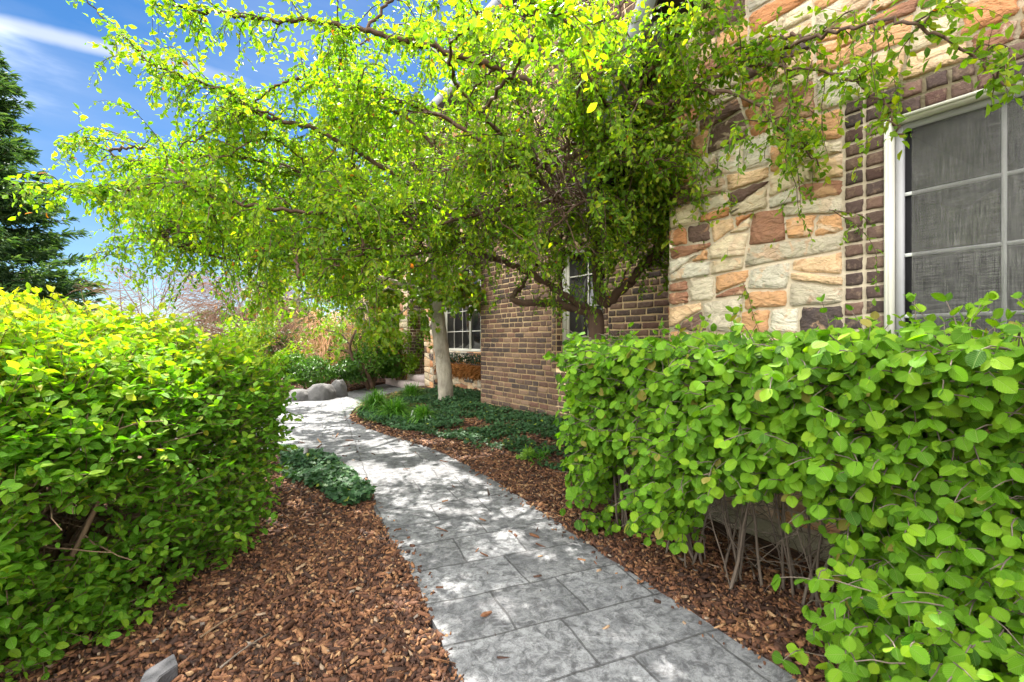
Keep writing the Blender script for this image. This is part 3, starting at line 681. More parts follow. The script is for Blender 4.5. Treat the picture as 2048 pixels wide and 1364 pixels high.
put(A, T_SMALL, o, rng.normal(0, 1, (n, 3))+[0, 0, .4], rng.normal(0, 1, (n, 3)), rng.uniform(.04, .08, n), rng.random(n)*.3); obj('dried_plants', A, M_ivy, wbx, kind='stuff')
pl = thing('number_plaque', 'cast house number plaque on the stone below the planter', 'house number')
A = Acc(); yc, hcn = 8.70, .37
box(A, XW-.055, XW-.025, yc-.17, yc+.17, hcn-.09, hcn+.09); box(A, XW-.06, XW-.0555, yc-.17, yc+.17, hcn-.09, hcn-.078); box(A, XW-.06, XW-.0555, yc-.17, yc+.17, hcn+.078, hcn+.09)
obj('plate', A, plain('plaque_metal', lin(110, 108, 100), .5, .2, nscale=30), pl)
cu = bpy.data.curves.new('digits', 'FONT'); cu.body = "12418"; cu.size = .155; cu.extrude = .004; cu.align_x = 'CENTER'; cu.align_y = 'CENTER'
tmp = bpy.data.objects.new('tmp', cu); C.objects.link(tmp); bpy.context.view_layer.update()
dme = bpy.data.meshes.new_from_object(tmp.evaluated_get(bpy.context.evaluated_depsgraph_get())); bpy.data.objects.remove(tmp)
do = bpy.data.objects.new('digits', dme); C.objects.link(do); do.parent = pl; dme.materials.clear(); dme.materials.append(plain('plaque_digit', lin(215, 212, 200), .5))
do.location = (XW-.060, yc, hcn); do.rotation_euler = (math.pi/2, 0, -math.pi/2)

# iron gate beyond the porch
gt = thing('iron_gate', 'black wrought iron gate between the shrubs and the far pier', 'gate')
A = Acc(); p0, p1 = np.array([4.5, 12.1]), np.array([3.9, 13.0])
for i in range(11):
    p = p0+(p1-p0)*i/10; tube(A, [(*p, .05), (*p, 1.75+.1*math.sin(i*.31))], .009, 4)
fr = Acc()
for h in (.15, 1.0, 1.7): tube(fr, [(*p0, h), (*p1, h)], .014, 4)
for p in (p0, p1): tube(fr, [(*p, 0), (*p, 1.9)], .022, 6)
obj('gate_frame', fr, M_dark, gt); obj('pickets', A, M_dark, gt)
wl = thing('garden_wall', 'low pinkish stucco wall behind the far shrubs', 'wall')
A = Acc(); a, b = LZ(-11, 15.5), LZ(-1.5, 16.0); d = unit(b-a); nn_ = np.array([-d[1], d[0], 0])
v = [a, b, b+nn_*.25, a+nn_*.25]; A.add([x-[0, 0, .2] for x in v]+[x+[0, 0, 1.0] for x in v], quads=[(0, 1, 5, 4), (1, 2, 6, 5), (2, 3, 7, 6), (3, 0, 4, 7), (4, 5, 6, 7)])
obj('wall_body', A, M_wallp, wl)
A = Acc(); v = [a-nn_*.04, b-nn_*.04, b+nn_*.29, a+nn_*.29]; A.add([x+[0, 0, 1.003] for x in v]+[x+[0, 0, 1.07] for x in v], quads=[(0, 1, 5, 4), (1, 2, 6, 5), (2, 3, 7, 6), (3, 0, 4, 7), (4, 5, 6, 7), (0, 3, 2, 1)])
obj('coping', A, M_conc, wl)

# ------------------------------------------------------------------ plants
def grow(p, d, L, n=7, droop=.12, wander=.15, up=0.0):
    pts = [np.array(p, float)]; d = unit(np.asarray(d, float))
    for i in range(n):
        d = unit(d+rng.normal(0, wander, 3)+np.array([0, 0, -droop*(i+.5)/n*2+up])); pts.append(pts[-1]+d*L/n)
    return np.array(pts)
def sample(pts, ts):
    n = len(pts)-1; x = np.clip(np.asarray(ts)*n, 0, n-1e-6); i = x.astype(int); f = (x-i)[:, None]; return pts[i]*(1-f)+pts[i+1]*f, unit(pts[i+1]-pts[i])
def leaf_twig(LA, BA, pts, r0, step, size, T, hang=.5, tone=(.5, .2), cluster=1, w_=1.0, k=3, up=.5, tip=.4):
    L = np.linalg.norm(np.diff(pts, axis=0), axis=1).sum()
    if BA is not None: tube(BA, pts, np.linspace(r0, r0*tip, len(pts)), k, cap=False)
    m = max(2, int(L/step)); ts = np.repeat(np.linspace(.08, 1, m), cluster); o, t = sample(pts, ts); n = len(ts)
    sgn = np.where(np.arange(n) % 2, 1, -1)[:, None]; side = unit(np.cross(t, rng.normal(0, .5, (n, 3))+[0, 0, 1]))*sgn
    d = t*.55+side*.8+rng.normal(0, .35, (n, 3))+np.array([0, 0, -hang]); nr = rng.normal(0, .55, (n, 3))+np.array([0, 0, up])
    put(LA, T, o+rng.normal(0, .004, (n, 3)), d, nr, size*rng.uniform(.5, 1.25, n), np.where(rng.random(n) < .004, 1., np.clip(rng.normal(tone[0], tone[1], n), 0, .975)), w_)

def thin(acc, K, F, thr, ymax):
    "natural gaps in a crown: drops leaves in clumps, so that sun flecks reach the path"
    V = np.concatenate(acc.v).reshape(-1, K, 3); tn = np.concatenate(acc.tone).reshape(-1, K); uv = np.concatenate(acc.uv).reshape(-1, K, 3)
    o = V[:, 0]; sv = np.array(SUN); g = o-sv*(o[:, 2]/sv[2])[:, None]; p = g[:, :2]; q = np.column_stack([p, p[:, :1]*0])
    n = .5*vnoise(q*6.5, 71)+.3*vnoise(q*14, 72)+.2*vnoise(q*2.2, 73); near = np.zeros(len(p), bool); c = (p[:, 0] > -3) & (p[:, 0] < 2.4) & (p[:, 1] > .2) & (p[:, 1] < ymax); near[c] = path_dist(p[c]) < .15
    # the strip of path nearest the house lies in the shade of the wall and stays dense
    k = ~(near & (n > thr)); V, tn, uv = V[k], tn[k], uv[k]; M = len(V); f = (F[None]+(np.arange(M)*K)[:, None, None]).reshape(-1, 3)
    acc.v = [V.reshape(-1, 3)]; acc.tone = [tn.ravel()]; acc.uv = [uv.reshape(-1, 3)]; acc.col = [np.ones((M*K, 4))]; acc.t = [f]; acc.q = []; acc.n = M*K

# ---- weeping crabapple in front of the brick wall
crab = thing('crabapple_tree', 'large arching crabapple with dark twisted trunk behind the right hedge', 'tree')
TR, BR, LV = Acc(), Acc(), Acc()
base = np.array([3.05, 3.12, -.05])
fork = W(1190, 622, 4.28)
tr = smooth_line([base, base+[-.02, .03, .5], fork-[.03, .05, .35], fork], 12); tube(TR, tr, np.linspace(.095, .07, 12)*(1+.08*np.sin(np.arange(12)*2.1)), 10)
# main limbs: points (px, py, depth), base radius, secondaries, secondary length, density
limbs = [
 ([(1190, 628, 4.28), (1120, 608, 4.32), (1030, 602, 4.4), (1045, 570, 4.5), (1075, 530, 4.6)], .050, 5, .5),
 ([(1190, 625, 4.28), (1130, 590, 4.22), (1080, 558, 4.15), (1010, 522, 4.05), (945, 497, 4.0), (840, 440, 3.9), (700, 400, 3.8), (560, 330, 3.7), (400, 310, 3.6), (290, 325, 3.5), (180, 290, 3.45)], .034, 40, .7),
 ([(945, 497, 4.0), (860, 400, 3.8), (740, 320, 3.6), (640, 262, 3.5), (519, 229, 3.4), (462, 185, 3.35), (396, 163, 3.3), (308, 128, 3.25), (246, 75, 3.2), (172, 0, 3.15)], .022, 30, .42),
 ([(1010, 522, 4.05), (880, 500, 4.2), (760, 520, 4.3), (640, 500, 4.3), (500, 520, 4.2), (380, 500, 4.1), (290, 470, 4.0), (200, 520, 3.9)], .024, 34, .6),
 ([(840, 440, 3.9), (700, 430, 3.4), (560, 420, 3.1), (440, 397, 3.0), (340, 370, 2.95), (230, 385, 2.9), (110, 375, 2.85)], .018, 28, .42),
 ([(1200, 610, 4.28), (1195, 520, 4.2), (1205, 420, 4.1), (1190, 300, 3.9), (1170, 195, 3.7), (1215, 120, 3.6), (1245, 0, 3.5)], .055, 26, .75),
 ([(1190, 300, 3.9), (1100, 200, 3.5), (1000, 140, 3.2), (860, 95, 2.95), (760, 70, 2.85), (640, 42, 2.8), (520, 36, 2.75), (396, 18, 2.7), (312, 8, 2.65)], .03, 20, .45),
 ([(1205, 612, 4.28), (1250, 575, 4.2), (1290, 530, 4.05), (1340, 492, 3.9), (1400, 440, 3.6), (1460, 430, 3.3), (1530, 520, 3.1)], .05, 18, .6),
 ([(1195, 520, 4.2), (1240, 380, 3.7), (1258, 215, 3.1), (1330, 212, 2.95), (1400, 175, 2.75), (1480, 128, 2.6), (1570, 95, 2.45), (1660, 60, 2.3)], .026, 17, .42),
 ([(1570, 95, 2.45), (1680, 60, 2.1), (1800, 40, 1.85), (1920, 90, 1.75), (2020, 180, 1.68)], .010, 7, .25),
 ([(1400, 175, 2.75), (1500, 200, 2.55), (1580, 280, 2.45), (1640, 330, 2.4)], .012, 9, .4),
 ([(1480, 128, 2.6), (1640, 140, 2.3), (1760, 200, 2.1), (1800, 280, 2.05)], .009, 5, .25),
 ([(1205, 420, 4.1), (1080, 330, 3.6), (960, 230, 3.0), (900, 120, 2.5), (960, 20, 2.1)], .026, 15, .5),
 ([(960, 230, 3.0), (1020, 150, 2.2), (1080, 60, 1.75), (1130, 0, 1.6)], .012, 8, .35),
 ([(1190, 300, 3.9), (1050, 330, 4.4), (900, 330, 4.8), (760, 360, 5.1), (640, 420, 5.2), (540, 470, 5.2)], .035, 26, .8),
 ([(1195, 520, 4.2), (1100, 440, 4.8), (960, 400, 5.2), (820, 380, 5.5)], .03, 22, .8),
 ([(1205, 420, 4.1), (1300, 350, 3.9), (1370, 300, 3.6), (1420, 330, 3.4), (1440, 420, 3.3)], .03, 20, .6),
 ([(1170, 195, 3.7), (1080, 100, 3.9), (960, 30, 4.1), (860, -60, 4.2)], .026, 8, .7),
 ([(1215, 120, 3.6), (1100, 20, 3.2), (980, -60, 2.8), (840, -60, 2.4)], .022, 6, .5),
 ([(900, 330, 4.8), (820, 240, 4.6), (740, 180, 4.4), (660, 120, 4.2)], .022, 18, .7),
 ([(1200, 560, 4.25), (1260, 480, 3.9), (1330, 420, 3.6), (1420, 380, 3.3), (1500, 400, 3.1)], .02, 18, .5),
 ([(1195, 480, 4.2), (1120, 400, 3.7), (1060, 350, 3.4), (980, 330, 3.2), (880, 340, 3.1)], .03, 34, .75),
 ([(1205, 420, 4.1), (1250, 330, 3.6), (1230, 240, 3.2), (1180, 160, 2.9), (1130, 60, 2.7)], .024, 22, .55),
 ([(1230, 240, 3.2), (1300, 140, 2.9), (1360, 60, 2.7), (1420, 0, 2.5)], .016, 18, .45),
 ([(1195, 480, 4.2), (1240, 420, 4.3), (1290, 360, 4.1), (1320, 300, 3.9)], .022, 22, .7),
 ([(1160, 520, 4.2), (1100, 480, 3.9), (1050, 450, 3.7), (1000, 460, 3.6), (960, 500, 3.6)], .022, 30, .6),
 ([(1205, 500, 4.2), (1200, 440, 3.8), (1180, 400, 3.5), (1140, 420, 3.3), (1090, 470, 3.3)], .022, 30, .6),
 ([(1240, 420, 4.3), (1280, 420, 3.9), (1330, 440, 3.6), (1380, 480, 3.5)], .016, 24, .5),
 ([(1060, 350, 3.4), (1120, 300, 3.3), (1190, 280, 3.2), (1260, 300, 3.1), (1320, 350, 3.0)], .018, 30, .55),
 ([(1120, 400, 3.7), (1000, 420, 3.5), (860, 450, 3.5), (740, 470, 3.6), (620, 470, 3.7)], .02, 28, .65),
 ([(1060, 350, 3.4), (930, 260, 3.3), (800, 200, 3.3), (700, 170, 3.4), (600, 160, 3.5)], .02, 26, .6),
 ([(1075, 530, 4.6), (1000, 470, 4.4), (900, 440, 3.8), (800, 470, 3.3), (700, 520, 3.1), (600, 560, 3.0)], .022, 20, .55),
]
AUTO = [(190, 380), (270, 300), (400, 290), (520, 300), (680, 280), (740, 60), (1300, 20), (1380, 200), (1420, 420), (1330, 500), (1200, 560), (960, 560), (850, 600), (700, 640), (480, 570), (300, 540), (230, 440)]
limb_pts = []
def auto_limbs(n, y0=0, y1=620, za=2.9, zb=4.9):
    allp = np.concatenate(limb_pts); k = 0
    while k < n:
        q = np.array([[rng.uniform(130, 1450), rng.uniform(y0, y1)]])
        if not inpoly(q, AUTO): continue
        z = rng.uniform(za, zb) if q[0][0] < 1150 else rng.uniform(min(za, 3.2), min(zb, 4.0))
        T = W(q[0][0], q[0][1], z); d = np.linalg.norm(allp-T, axis=1); ok = np.where((d > .45) & (d < 1.3))[0]
        if not len(ok): continue
        A0 = allp[rng.choice(ok)]; m = (A0+T)/2+[0, 0, .18]+rng.normal(0, .06, 3); limbs.append(([A0, A0*.6+m*.4+[0, 0, .05], m, T], .011, 9, .5)); k += 1
limbs_n = len(limbs); li = -1
for _ in range(10**6):
    li += 1
    if li == limbs_n: auto_limbs(58); auto_limbs(52, 300, 640, 3.5, 5.4); auto_limbs(22, 120, 420, 4.3, 5.6)
    if li >= len(limbs): break
    pts, r0, ns, sl_ = limbs[li]
    P = smooth_line([W(*q) for q in pts] if li < limbs_n else pts, 8*len(pts)); P[1:] += rng.normal(0, .008, P[1:].shape)
    limb_pts.append(P); tube(BR if r0 < .03 else TR, P, np.linspace(r0, max(.004, r0*.16), len(P)), 8 if r0 > .03 else 5)
    LL = np.linalg.norm(np.diff(P, axis=0), axis=1).sum()
    # leaves and spurs right on the outer limb
    q, t = sample(P, rng.uniform(.35, 1, int(LL*26)))
    for o, tt in zip(q, t):
        leaf_twig(LV, None, grow(o, tt+rng.normal(0, .8, 3)+[0, 0, .2], rng.uniform(.04, .12), 2, .1), .002, .02, .044, T_SMALL, .3, (.5, .25), 1, 1.1)
    for s in range(int(ns*1.12)):
        t0 = rng.uniform(.22, 1.0) ** .85; o, tt = sample(P, [t0]); o = o[0]; tt = tt[0]
        d = tt*.7+rng.normal(0, .75, 3); d[2] = abs(d[2])*.5+.1
        L = sl_*rng.uniform(.55, 1.3)*(1.2-.65*t0); sec = grow(o, d, L, 8, .30, .18)
        tube(BR, sec, np.linspace(.0045, .0016, len(sec)), 4, cap=False)
        leaf_twig(LV, None, sec, .002, .022, .042, T_SMALL, .35, (.48, .25), 1, 1.1)
        for k in range(int(L*10)+2):
            t1 = rng.uniform(.15, 1); o2, t2 = sample(sec, [t1]); d2 = t2[0]*.6+rng.normal(0, .7, 3)+[0, 0, -.1]
            tw = grow(o2[0], d2, rng.uniform(.08, .26), 4, .3, .25)
            leaf_twig(LV, BR, tw, .0014, .021, .042, T_SMALL, .35, (.52, .25), 1, 1.1)
# long hanging whips on the right side against the stone
for (px, py, z, L) in [(1400, 400, 3.2, 1.0), (1460, 420, 3.1, .95), (1530, 300, 2.6, .7), (1290, 400, 3.6, 1.0), (1590, 300, 2.5, .4), (1240, 420, 3.8, .9), (1000, 520, 4.1, .45), (1060, 560, 4.2, .35), (700, 520, 3.9, .6), (560, 500, 3.8, .6), (450, 520, 3.9, .5), (620, 540, 3.4, .4), (1640, 120, 2.2, .5), (1750, 40, 2.0, .38), (1540, 120, 2.4, .5), (1440, 200, 2.7, .6), (880, 500, 4.0, .4), (500, 460, 3.3, .6), (1380, 470, 3.6, .6), (1120, 500, 4.0, .5), (1150, 500, 3.9, .55), (1185, 520, 3.95, .45), (1100, 530, 4.0, .35), (1170, 560, 3.9, .3), (1230, 500, 4.0, .5), (1010, 500, 4.0, .4), (975, 520, 4.0, .35), (300, 480, 4.0, .5), (400, 540, 4.1, .5), (520, 560, 4.2, .4), (340, 540, 4.2, .4), (240, 380, 2.9, .45), (250, 480, 3.9, .3), (1660, 420, 2.45, .5)]:
    for r in range(2):
        wpt = grow(W(px+rng.normal(0, 14), py, z+rng.normal(0, .1)), rng.normal(0, .35, 3)+[0, 0, -.7], L*rng.uniform(.7, 1.1), 9, .3, .13)
        leaf_twig(LV, BR, wpt, .003, .022, .036, T_SMALL, .5, (.4, .22), 1)
        for k in range(int(L*7)):
            o, t = sample(wpt, [rng.uniform(.1, .95)]); leaf_twig(LV, BR, grow(o[0], t[0]+rng.normal(0, .7, 3), rng.uniform(.06, .2), 3, .4), .0018, .022, .036, T_SMALL, .5, (.42, .22))
obj('trunk', TR, M_barkd, crab, smooth=True); obj('branches', BR, M_barkd, crab, smooth=True); thin(LV, 7, T_SMALL[1], .495, 4.2); obj('crown', LV, M_crab, crab)
print('crab leaves tris', sum(len(x) for x in LV.t))

# ---- pale-trunked maple beside the brick corner
map_ = thing('maple_tree', 'maple with smooth pale knotted trunk rising from the ivy bed', 'tree')
TR, LV, BR, FL = Acc(), Acc(), Acc(), Acc()
pts = [G(893, 812)-[0, 0, .03], W(890, 760, 8.2), W(882, 690, 8.2), W(876, 640, 8.2), W(874, 600, 8.2)]
P = smooth_line(pts, 26); th_ = np.linspace(.135, .118, 26); th_[0] *= 1.45; th_[1] *= 1.2; th_[2] *= 1.07; th_ = th_*(1+.03*np.sin(np.arange(26)*1.7)); th_[-4:] *= [1.08, 1.2, 1.3, 1.3]
tube(TR, P, th_, 20)
for (t, az, s) in [(.42, -.3, .045), (.62, .25, .05), (.75, -.25, .05), (.3, .5, .035)]:      # branch scars: raised rings
    c, _ = sample(P, [t]); dv = unit(-FW*math.cos(az)+RT*math.sin(az)); cc = c[0]+dv*.118
    r = unit(np.cross(dv, [0, 0, 1])); u = np.array([0, 0, 1.]); a = np.linspace(0, 2*np.pi, 15)
    tube(TR, [cc+s*(math.cos(x)*r*1.15+math.sin(x)*u) for x in a], .011, 6); tube(TR, [cc-dv*.02, cc+dv*.016], [.03, .012], 8)
ml = [([(874, 605, 8.2), (835, 580, 8.1), (790, 566, 8.0), (740, 556, 7.9), (660, 585, 7.7), (590, 600, 7.6)], .085, 20, 1.0),
      ([(874, 600, 8.2), (868, 540, 8.2), (850, 450, 8.1), (830, 340, 8.0)], .075, 20, 1.1),
      ([(880, 600, 8.2), (915, 560, 8.15), (945, 500, 8.0), (980, 430, 7.8)], .065, 16, .8),
      ([(868, 590, 8.2), (820, 530, 8.6), (760, 500, 9.0), (700, 500, 9.2), (600, 520, 9.3)], .06, 20, 1.0),
      ([(850, 450, 8.1), (760, 380, 7.6), (680, 340, 7.4)], .045, 16, 1.0), ([(830, 340, 8.0), (790, 290, 7.6), (750, 270, 7.2), (720, 280, 6.9)], .04, 20, .9), ([(830, 340, 8.0), (860, 290, 7.5), (880, 280, 7.0)], .04, 16, .8),
      ([(790, 566, 8.0), (740, 600, 7.4), (680, 640, 7.2)], .025, 9, .55), ([(835, 580, 8.1), (810, 620, 7.6), (770, 640, 7.5)], .02, 7, .45),
      ([(660, 585, 7.7), (600, 560, 7.0), (540, 590, 6.8)], .025, 12, .8), ([(915, 560, 8.15), (945, 590, 7.9), (975, 600, 7.8)], .02, 4, .35)]
for pts, r0, ns, sl_ in ml:
    P = smooth_line([W(*q) for q in pts], 6*len(pts)); tube(BR, P, np.linspace(r0, r0*.25, len(P)), 9 if r0 > .04 else 6)
    for s in range(ns):
        o, tt = sample(P, [rng.uniform(.2, 1)]); d = tt[0]*.6+rng.normal(0, .7, 3); d[2] = abs(d[2])*.4
        sec = grow(o[0], d, sl_*rng.uniform(.5, 1.2), 7, .3, .18); tube(BR, sec, np.linspace(.014, .004, len(sec)), 4, cap=False)
        for k in range(int(sl_*14)+2):
            o2, t2 = sample(sec, [rng.uniform(.1, 1)]); tw = grow(o2[0], t2[0]*.5+rng.normal(0, .7, 3), rng.uniform(.15, .45), 4, .35, .2)
            leaf_twig(LV, BR, tw, .004, .05, .085, T_LOBE, .45, (.45, .2), 2)
            if rng.random() < .35:
                n = 14; put(FL, T_SMALL, tw[-1]+rng.normal(0, .035, (n, 3)), rng.normal(0, 1, (n, 3)), rng.normal(0, 1, (n, 3)), .022, rng.random(n))
obj('trunk', TR, M_barkl, map_, smooth=True); obj('branches', BR, bark('mid_bark', (.06, .045, .03, 1), (.34, .28, .20, 1), 22, .9, .3), map_, smooth=True); thin(LV, 16, T_LOBE[1], .46, 9.5); obj('crown', LV, M_maple, map_); obj('flower_clusters', FL, M_bronze, map_)

# ---- left hedge: rounded golden-green shrub
hl = thing('rounded_hedge', 'big rounded shrub with yellow new growth and painted sun glow on top left of the path', 'hedge')
LV, ST = Acc(), Acc()
HC, HR, HH = np.array([-2.70, 2.14]), np.array([1.40, 1.18]), 1.24
def hedge_pt(n):
    "points on the shell: az angle, vertical parameter"
    a = rng.uniform(0, 2*np.pi, n); v = rng.uniform(0, 1, n); 
    return a, v
def hedge_shell(a, v, k=1.0):
    "superellipse side wall (v<.62) that turns into the domed top"
    e = .78; cx = np.sign(np.cos(a))*np.abs(np.cos(a))**e; sz = np.sign(np.sin(a))*np.abs(np.sin(a))**e
    ph = np.clip((v-.5)/.5, 0, 1)*np.pi/2; rr = np.where(v < .5, .88+.12*np.sin(v/.5*np.pi/2), np.cos(ph)**.85); h = np.where(v < .5, .03+v/.5*(HH*.60-.03), HH*.60+HH*.40*np.sin(ph)**1.0)
    bumpn = 1+.07*(vnoise(np.stack([np.cos(a)*3, np.sin(a)*3, h*3], -1), 9)-.5)*2
    l = HC[0]+HR[0]*cx*rr*k*bumpn; z = HC[1]+HR[1]*sz*rr*k*bumpn
    p = l[:, None]*RT+z[:, None]*FW; p[:, 2] = h*(.94+.06*k)+.05*(bumpn-1)
    nrm = (cx*rr/HR[0])[:, None]*RT+(sz*rr/HR[1])[:, None]*FW; nrm = unit(nrm)*np.cos(ph)[:, None]; nrm[:, 2] = np.sin(ph)+.1; return p, unit(nrm)
a, v = hedge_pt(27000); vis = (np.sin(a) < .35) | (rng.random(len(a)) < .4); v = np.where(rng.random(len(v)) < .35, rng.uniform(.5, 1, len(v)), v); a, v = a[vis], v[vis]
p, nr = hedge_shell(a, v, 1.0)
dens = vnoise(p*[3.2, 3.2, 4.5], 21)+.22*vnoise(p*9, 4)
keep = (dens > .42+.09*np.exp(-((p[:, 2]-.60)/.17)**2)-.30*(p[:, 2] > .95)) ; p, nr, v = p[keep], nr[keep], v[keep]
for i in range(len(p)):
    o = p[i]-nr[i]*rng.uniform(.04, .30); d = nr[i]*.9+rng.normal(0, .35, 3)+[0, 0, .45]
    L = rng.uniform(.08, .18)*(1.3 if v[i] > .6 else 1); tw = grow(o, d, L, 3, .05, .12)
    hgt = tw[-1][2]; tn = .50+.40*np.clip((hgt-.85)/.5, 0, 1)  # yellower toward the top: sun glow put into the leaf colour, plus new growth
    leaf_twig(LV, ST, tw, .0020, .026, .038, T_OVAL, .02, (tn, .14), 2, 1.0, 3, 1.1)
for k in range(210):   # stems from the base fanning outwards
    a0 = rng.uniform(0, 2*np.pi, 1); tgt, nr = hedge_shell(a0, rng.uniform(.25, .95, 1), .9)
    b0 = (HC[0]+rng.normal(0, .45))*RT+(HC[1]+rng.normal(0, .42))*FW; b0 = b0*.55+.45*np.array([*tgt[0][:2], 0]); mid = b0*.45+tgt[0]*.55+[0, 0, .12]+rng.normal(0, .06, 3)
    P = smooth_line([b0-[0, 0, .03], mid, tgt[0]], 9); P += rng.normal(0, .008, P.shape); tube(ST, P, np.linspace(rng.uniform(.007, .017), .003, 9), 5, cap=False)
    for j in range(5):
        o, t = sample(P, [rng.uniform(.25, .95)]); tube(ST, grow(o[0], t[0]+rng.normal(0, .5, 3), rng.uniform(.15, .4), 4, .0, .15), np.linspace(.004, .0015, 5), 4, cap=False)
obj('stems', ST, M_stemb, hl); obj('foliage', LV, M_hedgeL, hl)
print('hedgeL', sum(len(x) for x in LV.t))

# ---- right hedge: clipped viburnum row
hr = thing('clipped_hedge', 'clipped hedge of round toothed leaves and grey stems below the stone wall', 'hedge')
LV, ST = Acc(), Acc()
def add_spray(o, d, L, size, tone, step=.05, cl=2, hang=.25):
    size = size*(.90 if o[1] > .9 else .76+.14*max(0, o[1])/.9)
    tw = grow(o, d, L, 3, .15, .15); tube(ST, tw, np.linspace(.0025, .0015, 4), 4, cap=False)
    m = max(2, int(L/step)); ts = np.repeat(np.linspace(.2, 1, m), cl); q, t = sample(tw, ts); n = len(ts)
    sgn = np.where(np.arange(n) % 2, 1, -1)[:, None]; side = unit(np.cross(t, [0, 0, 1.]))*sgn
    dd = side*.5+t*.35+rng.normal(0, .34, (n, 3))+[0, 0, -hang*2.2]; outn = unit(d*[1, 1, .2])
    nrm = outn*.9+np.array([0, 0, .85])+rng.normal(0, .48, (n, 3))
    put(LV, T_TOOTH, q, dd, nrm, size*(.42+.8*rng.random(n)**.8), np.clip(rng.normal(tone, .22, n), 0, 1), rng.uniform(.8, 1.12, n))
def top_h(y): return 1.115+.02*np.sin(y*2.3)+.015*np.clip((.7-y)/.6, 0, 1)
cnt = 0
# front face
n = 8600; yy = rng.uniform(-1.0, 2.17, n); hh = rng.uniform(.04, 1.2, n)
for y, h in zip(yy, hh):
    low = np.clip((.62-h)/.5, 0, 1); near = np.clip((.75-y)/.5, 0, 1)
    den = .72*vnoise(np.array([[y*3.4, h*3.6, 1.7]]), 11)[0]+.28*vnoise(np.array([[y*11, h*11, 1.7]]), 12)[0]
    thr = .27+low*(.27-.22*near)
    if .72 < y < 1.42 and h < .70: thr += .30*np.clip((.66-h)/.25, 0, 1)*min(1, (y-.72)/.12, (1.42-y)/.12)+.04
    if den < thr: continue
    X0 = 1.86+.10*rng.normal()*.5+.12*(vnoise(np.array([[y*2.5, h*2.5, .3]]), 5)[0]-.5)*2+.12*low*(1-near)-.10*near*low
    X0 += .28*np.clip((y-1.85)/.4, 0, 1)**2
    o = np.array([X0+rng.uniform(.0, .22), y, min(h, top_h(y)-.02)]); add_spray(o, np.array([-.8, .15*rng.normal()+.5*np.clip((y-2.2)*3, 0, 1), .25])+rng.normal(0, .25, 3), rng.uniform(.07, .15), .052, .48, .045)
# end face and top
for k in range(700):
    x = rng.uniform(1.95, 2.62); h = rng.uniform(.08, 1.18); low = np.clip((.5-h)/.5, 0, 1)
    if vnoise(np.array([[x*3.5, h*3.5, 4.]]), 3)[0] < .2+.55*low: continue
    y = 2.16+.18*np.sin((x-1.95)/.67*np.pi*.5+.2)-rng.uniform(0, .2); add_spray(np.array([x, y, h]), np.array([-.35, .8, .25])+rng.normal(0, .25, 3), rng.uniform(.07, .15), .052, .48)
for k in range(2400):
    x = rng.uniform(1.90, 2.66); y = rng.uniform(-1.0, 2.3); h = top_h(y)-rng.uniform(.0, .10); add_spray(np.array([x, y, h-.05]), np.array([rng.normal(-.2, .4), rng.normal(0, .4), .9]), rng.uniform(.06, .13), .050, .55, .04, 2, .05)
for k in range(80):   # taller new shoots
    x = rng.uniform(1.95, 2.6); y = rng.uniform(-.6, 2.3) if k % 3 else rng.uniform(.2, 1.0); L = rng.uniform(.10, .24); add_spray(np.array([x, y, top_h(y)-.05]), np.array([rng.normal(0, .15), rng.normal(0, .15), 1.0]), L, .046, .66, .045, 2, -.25)
# low branches spilling out near the camera
for k in range(260):
    y = rng.uniform(-.2, .75); x = rng.uniform(1.5, 2.0)+.15*(y > .5); h = rng.uniform(.08, .42); add_spray(np.array([x, y, h]), np.array([-.7, rng.normal(0, .3), .3]), rng.uniform(.08, .16), .052, .5)
# stems in clumps
for cx, cy in [(2.16, 1.95), (2.28, 2.1), (2.12, 1.5), (2.2, 1.25), (2.25, 1.0), (2.1, .6), (2.2, .3), (2.15, 0), (2.2, -.5), (2.4, 1.7), (2.42, .8), (2.45, .2)]:
    for k in range(9):
        b0 = np.array([cx+rng.normal(0, .05), cy+rng.normal(0, .06), -.02]); tp = np.array([cx+rng.normal(-.02, .12), cy+rng.normal(0, .14), rng.uniform(.8, 1.15)])
        P = smooth_line([b0, b0*.5+tp*.5+rng.normal(0, .035, 3), tp], 8); P += rng.normal(0, .004, P.shape); tube(ST, P, np.linspace(rng.uniform(.0035, .009), .002, 8), 6, cap=False)
        for j in range(8):
            o, t = sample(P, [rng.uniform(.15, .9)]); tube(ST, grow(o[0], t[0]*.6+rng.normal(0, .6, 3), rng.uniform(.1, .4), 4, 0, .2), np.linspace(.0026, .001, 5), 4, cap=False)
obj('stems', ST, M_stemg, hr); obj('foliage', LV, M_hedgeR, hr)
# broken grey twigs lying under the hedge
tw_ = Acc()
for k in range(9):
    o = G(1560+rng.uniform(-60, 90), 1130+rng.uniform(-10, 30), .04); P = grow(o, [rng.normal(0, .6), rng.normal(0, .6), .12], rng.uniform(.25, .5), 7, .05, .22); P[:, 2] = np.maximum(P[:, 2], .02); tube(tw_, P, np.linspace(.004, .0015, 8), 5)
    for j in range(5):
        q, t = sample(P, [rng.uniform(.2, 1)]); R = grow(q[0], t[0]+rng.normal(0, .7, 3), rng.uniform(.06, .18), 4, .05, .25); R[:, 2] = np.maximum(R[:, 2], .015); tube(tw_, R, np.linspace(.002, .001, 5), 4)
obj('dead_twigs', tw_, M_stemg, label='tangle of dead grey twigs on mulch below the hedge', category='twigs')

